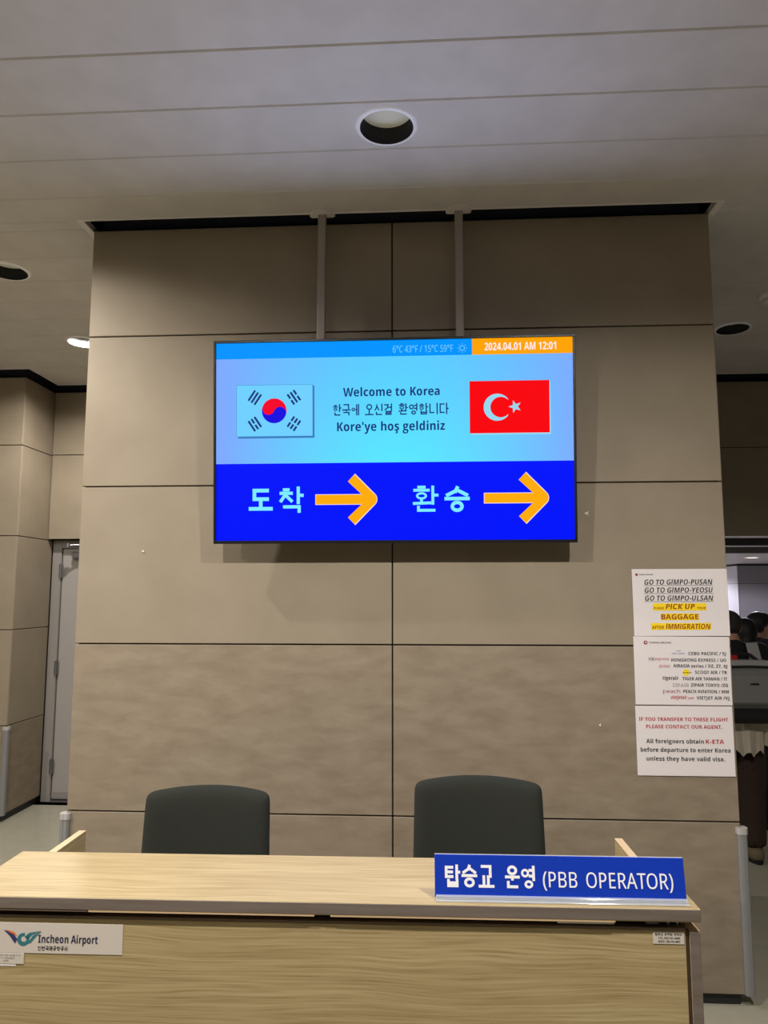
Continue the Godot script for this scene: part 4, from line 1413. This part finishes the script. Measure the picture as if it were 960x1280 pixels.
func build_people() -> void:
	var s := 0.925
	var o := person(Vector3(1.965, 0, -4.9), 0.0, s, "person in black top and brown trousers, seen from behind, wearing grey backpack", {"hair": M.hair_short, "hair_r": 0.087, "top": M.cloth_black, "legs": M.cloth_brown, "shoes": M.shoe_olive, "nod": 0.05, "stride": -0.09, "spread": 0.02})
	# beige shirt tail hanging below the pack
	var st := mb()
	st.set_smooth_group(1)
	var n := 24
	var R := func(i: int, t: float) -> Vector3:
		var a := PI * i / n
		var fold := 0.012 * sin(i * 1.7) * t
		return Vector3((0.185 - 0.03 * t + fold) * cos(a), 0.9 - t * (0.16 + 0.1 * sin(PI * i / n) + 0.02 * sin(i * 1.9)), (0.15 + 0.01 * t + fold) * sin(a) + 0.01)
	for i in n:
		for k in 5:
			for side: float in [0.0, 0.006]:
				var a: Vector3 = R.call(i, k / 5.0)
				var b: Vector3 = R.call(i + 1, k / 5.0)
				var c: Vector3 = R.call(i + 1, (k + 1) / 5.0)
				var d: Vector3 = R.call(i, (k + 1) / 5.0)
				var off := Vector3(a.x, 0, a.z).normalized() * side
				quad(st, a + off, b + off, c + off, d + off, Vector3(a.x, 0, a.z) * (1.0 if side > 0.0 else -1.0))
	st.index()
	part(o, "shirt_tail", done(st), M.cloth_beige, "beige shirt tail")
	# backpack worn by that person
	var b := base("backpack", Vector3(1.925, 0.84, -4.735), "grey backpack with black base and light shoulder strap on person's back", "backpack")
	st = mb()
	cbox(st, Vector3(-0.16, 0.08, 0.0), Vector3(0.16, 0.345, 0.15), 0.045)
	part(b, "main_body", done(st), M.bag_grey)
	st = mb()
	cbox(st, Vector3(-0.152, 0.0, 0.005), Vector3(0.152, 0.11, 0.14), 0.04)
	part(b, "black_base", done(st), M.bag_black)
	st = mb()
	cbox(st, Vector3(-0.142, 0.12, 0.14), Vector3(0.142, 0.29, 0.17), 0.028)
	part(b, "front_pocket", done(st), M.bag_grey)
	st = mb()
	cbox(st, Vector3(-0.152, 0.31, 0.015), Vector3(0.152, 0.375, 0.152), 0.026)
	part(b, "top_flap", done(st), M.bag_light)
	st = mb()
	tube(st, [Vector3(-0.13, 0.338, 0.149), Vector3(0, 0.342, 0.152), Vector3(0.13, 0.338, 0.149)], 0.008)
	part(b, "zipper", done(st), M.bag_black)
	st = mb()
	tube(st, [Vector3(-0.06, 0.37, 0.05), Vector3(-0.05, 0.405, 0.045), Vector3(0.05, 0.405, 0.045), Vector3(0.09, 0.37, 0.06)], 0.011)
	part(b, "grab_handle", done(st), M.bag_black)
	for sd: float in [-1.0, 1.0]:
		st = mb()
		var xf := Transform3D(Basis(Vector3.RIGHT, -0.45), Vector3(0.1 * sd, 0.345, 0.03))
		cbox(st, Vector3(-0.035, -0.02, -0.012), Vector3(0.035, 0.14, 0.006), 0.005, xf)
		part(b, "shoulder_strap", done(st), M.bag_light)
	part(b, "logo_tab", boxm(Vector3(-0.005, 0.235, 0.169), Vector3(0.045, 0.246, 0.173), 0.001), M.bag_black)
	part(b, "red_tag", boxm(Vector3(-0.12, 0.372, 0.06), Vector3(-0.03, 0.402, 0.07), 0.003), M.tag_red, "red cloth tag")
	person(Vector3(2.265, 0, -5.42), -8.0, 0.88, "person all in black with long black hair walking beyond the backpack wearer", {"hair": M.hair_black, "hair_r": 0.1, "long": true, "top": M.cloth_black, "legs": M.cloth_black, "shoes": M.sole_black, "stride": 0.05})
	person(Vector3(2.6, 0, -6.05), -78.0, 0.9, "dark-haired person in navy jacket turned sideways at the passage", {"hair": M.hair_black, "hair_r": 0.098, "top": M.cloth_navy, "legs": M.cloth_black, "shoes": M.sole_black, "stride": 0.03})

# ------------------------------------------------------------------ scene
func _ready() -> void:
	# camera
	var cam := Camera3D.new()
	cam.name = "camera"
	cam.position = Vector3(0, 1.609, 0)
	cam.rotation_degrees = Vector3(6.46, 3.33, 0.0)
	cam.fov = 69.94
	cam.near = 0.05
	cam.far = 60.0
	cam.current = true
	add_child(cam)
	# environment: a closed hall at night
	var env := Environment.new()
	env.background_mode = Environment.BG_COLOR
	env.background_color = Color.BLACK
	env.tonemap_mode = Environment.TONE_MAPPER_LINEAR
	env.tonemap_exposure = 1.0
	env.sdfgi_enabled = true
	env.ssao_enabled = true
	env.ssil_enabled = true
	var we := WorldEnvironment.new()
	we.name = "environment"
	we.environment = env
	add_child(we)
	# fonts
	for d in [["sans", "Droid Sans", 400], ["semi", "Droid Sans", 700], ["bold", "Droid Sans", 700], ["serif", "Droid Serif", 400], ["mono", "Droid Sans Mono", 400]]:
		var f := SystemFont.new()
		f.font_names = PackedStringArray([d[1]])
		f.font_weight = d[2]
		F[d[0]] = f
	materials()
	# recessed lamps: [x, z, energy (0 = unlit), label, group]
	var E := 5.55
	var lamps := [
		[-0.134, -2.466, 0.0, "unlit recessed downlight with white ring, in ceiling before the display posts", ""],
		[-2.175, -3.538, 0.0, "unlit downlight in ceiling between the pillar and the far wall corner", ""],
		[1.95, -4.61, 0.0, "unlit downlight in dark ceiling beside pillar, near the passage", ""],
		[-2.28, -4.61, E * 0.62, "lit downlight in ceiling near the grey door", ""],
		[-2.25, -2.466, E * 0.74, "lit downlight in ceiling by the pillar corner facing the grey door", ""],
		[-1.1, -0.59, E, "lit downlight in ceiling over the visitors' side", "lit downlights over the visitors' side"],
		[0.88, -0.59, E, "lit downlight in ceiling over the visitors' side", "lit downlights over the visitors' side"],
		[-3.25, -0.59, E, "lit downlight in ceiling over the visitors' side", "lit downlights over the visitors' side"],
	]
	for l in lamps:
		holes.append(Vector2(l[0], l[1]))
	build_ceiling()
	build_walls()
	build_corridor()
	build_door()
	for l in lamps:
		downlight(l[0], l[1], l[2] > 0.0, l[3], l[4], CEIL, l[2])
	var sd := base("smoke_detector", Vector3(1.945, CEIL, -4.08), "cream dome smoke detector on the ceiling past the pillar", "detector")
	var st := mb()
	st.set_smooth_group(1)
	lathe(st, [Vector2(0.065, 0.0), Vector2(0.065, -0.012), Vector2(0.058, -0.022), Vector2(0.045, -0.026)], Vector3.ZERO, 28, -1.0)
	part(sd, "base_ring", done(st), M.ring_white)
	st = mb()
	lathe(st, [Vector2(0.045, -0.024), Vector2(0.042, -0.042), Vector2(0.025, -0.05), Vector2(0.0, -0.051)], Vector3.ZERO, 28, -1.0)
	part(sd, "sensing_chamber", done(st), M.chip)
	build_display()
	build_sheets()
	build_counter()
	make_chair(Vector3(-0.768, 0, -2.6), 3.0, 0.0, "dark olive-grey office chair with arched back, standing next to the counter's logo end")
	make_chair(Vector3(0.17, 0, -2.6), -1.5, 0.046, "dark olive-grey office chair with arched back, directly behind the blue sign")
	build_people()
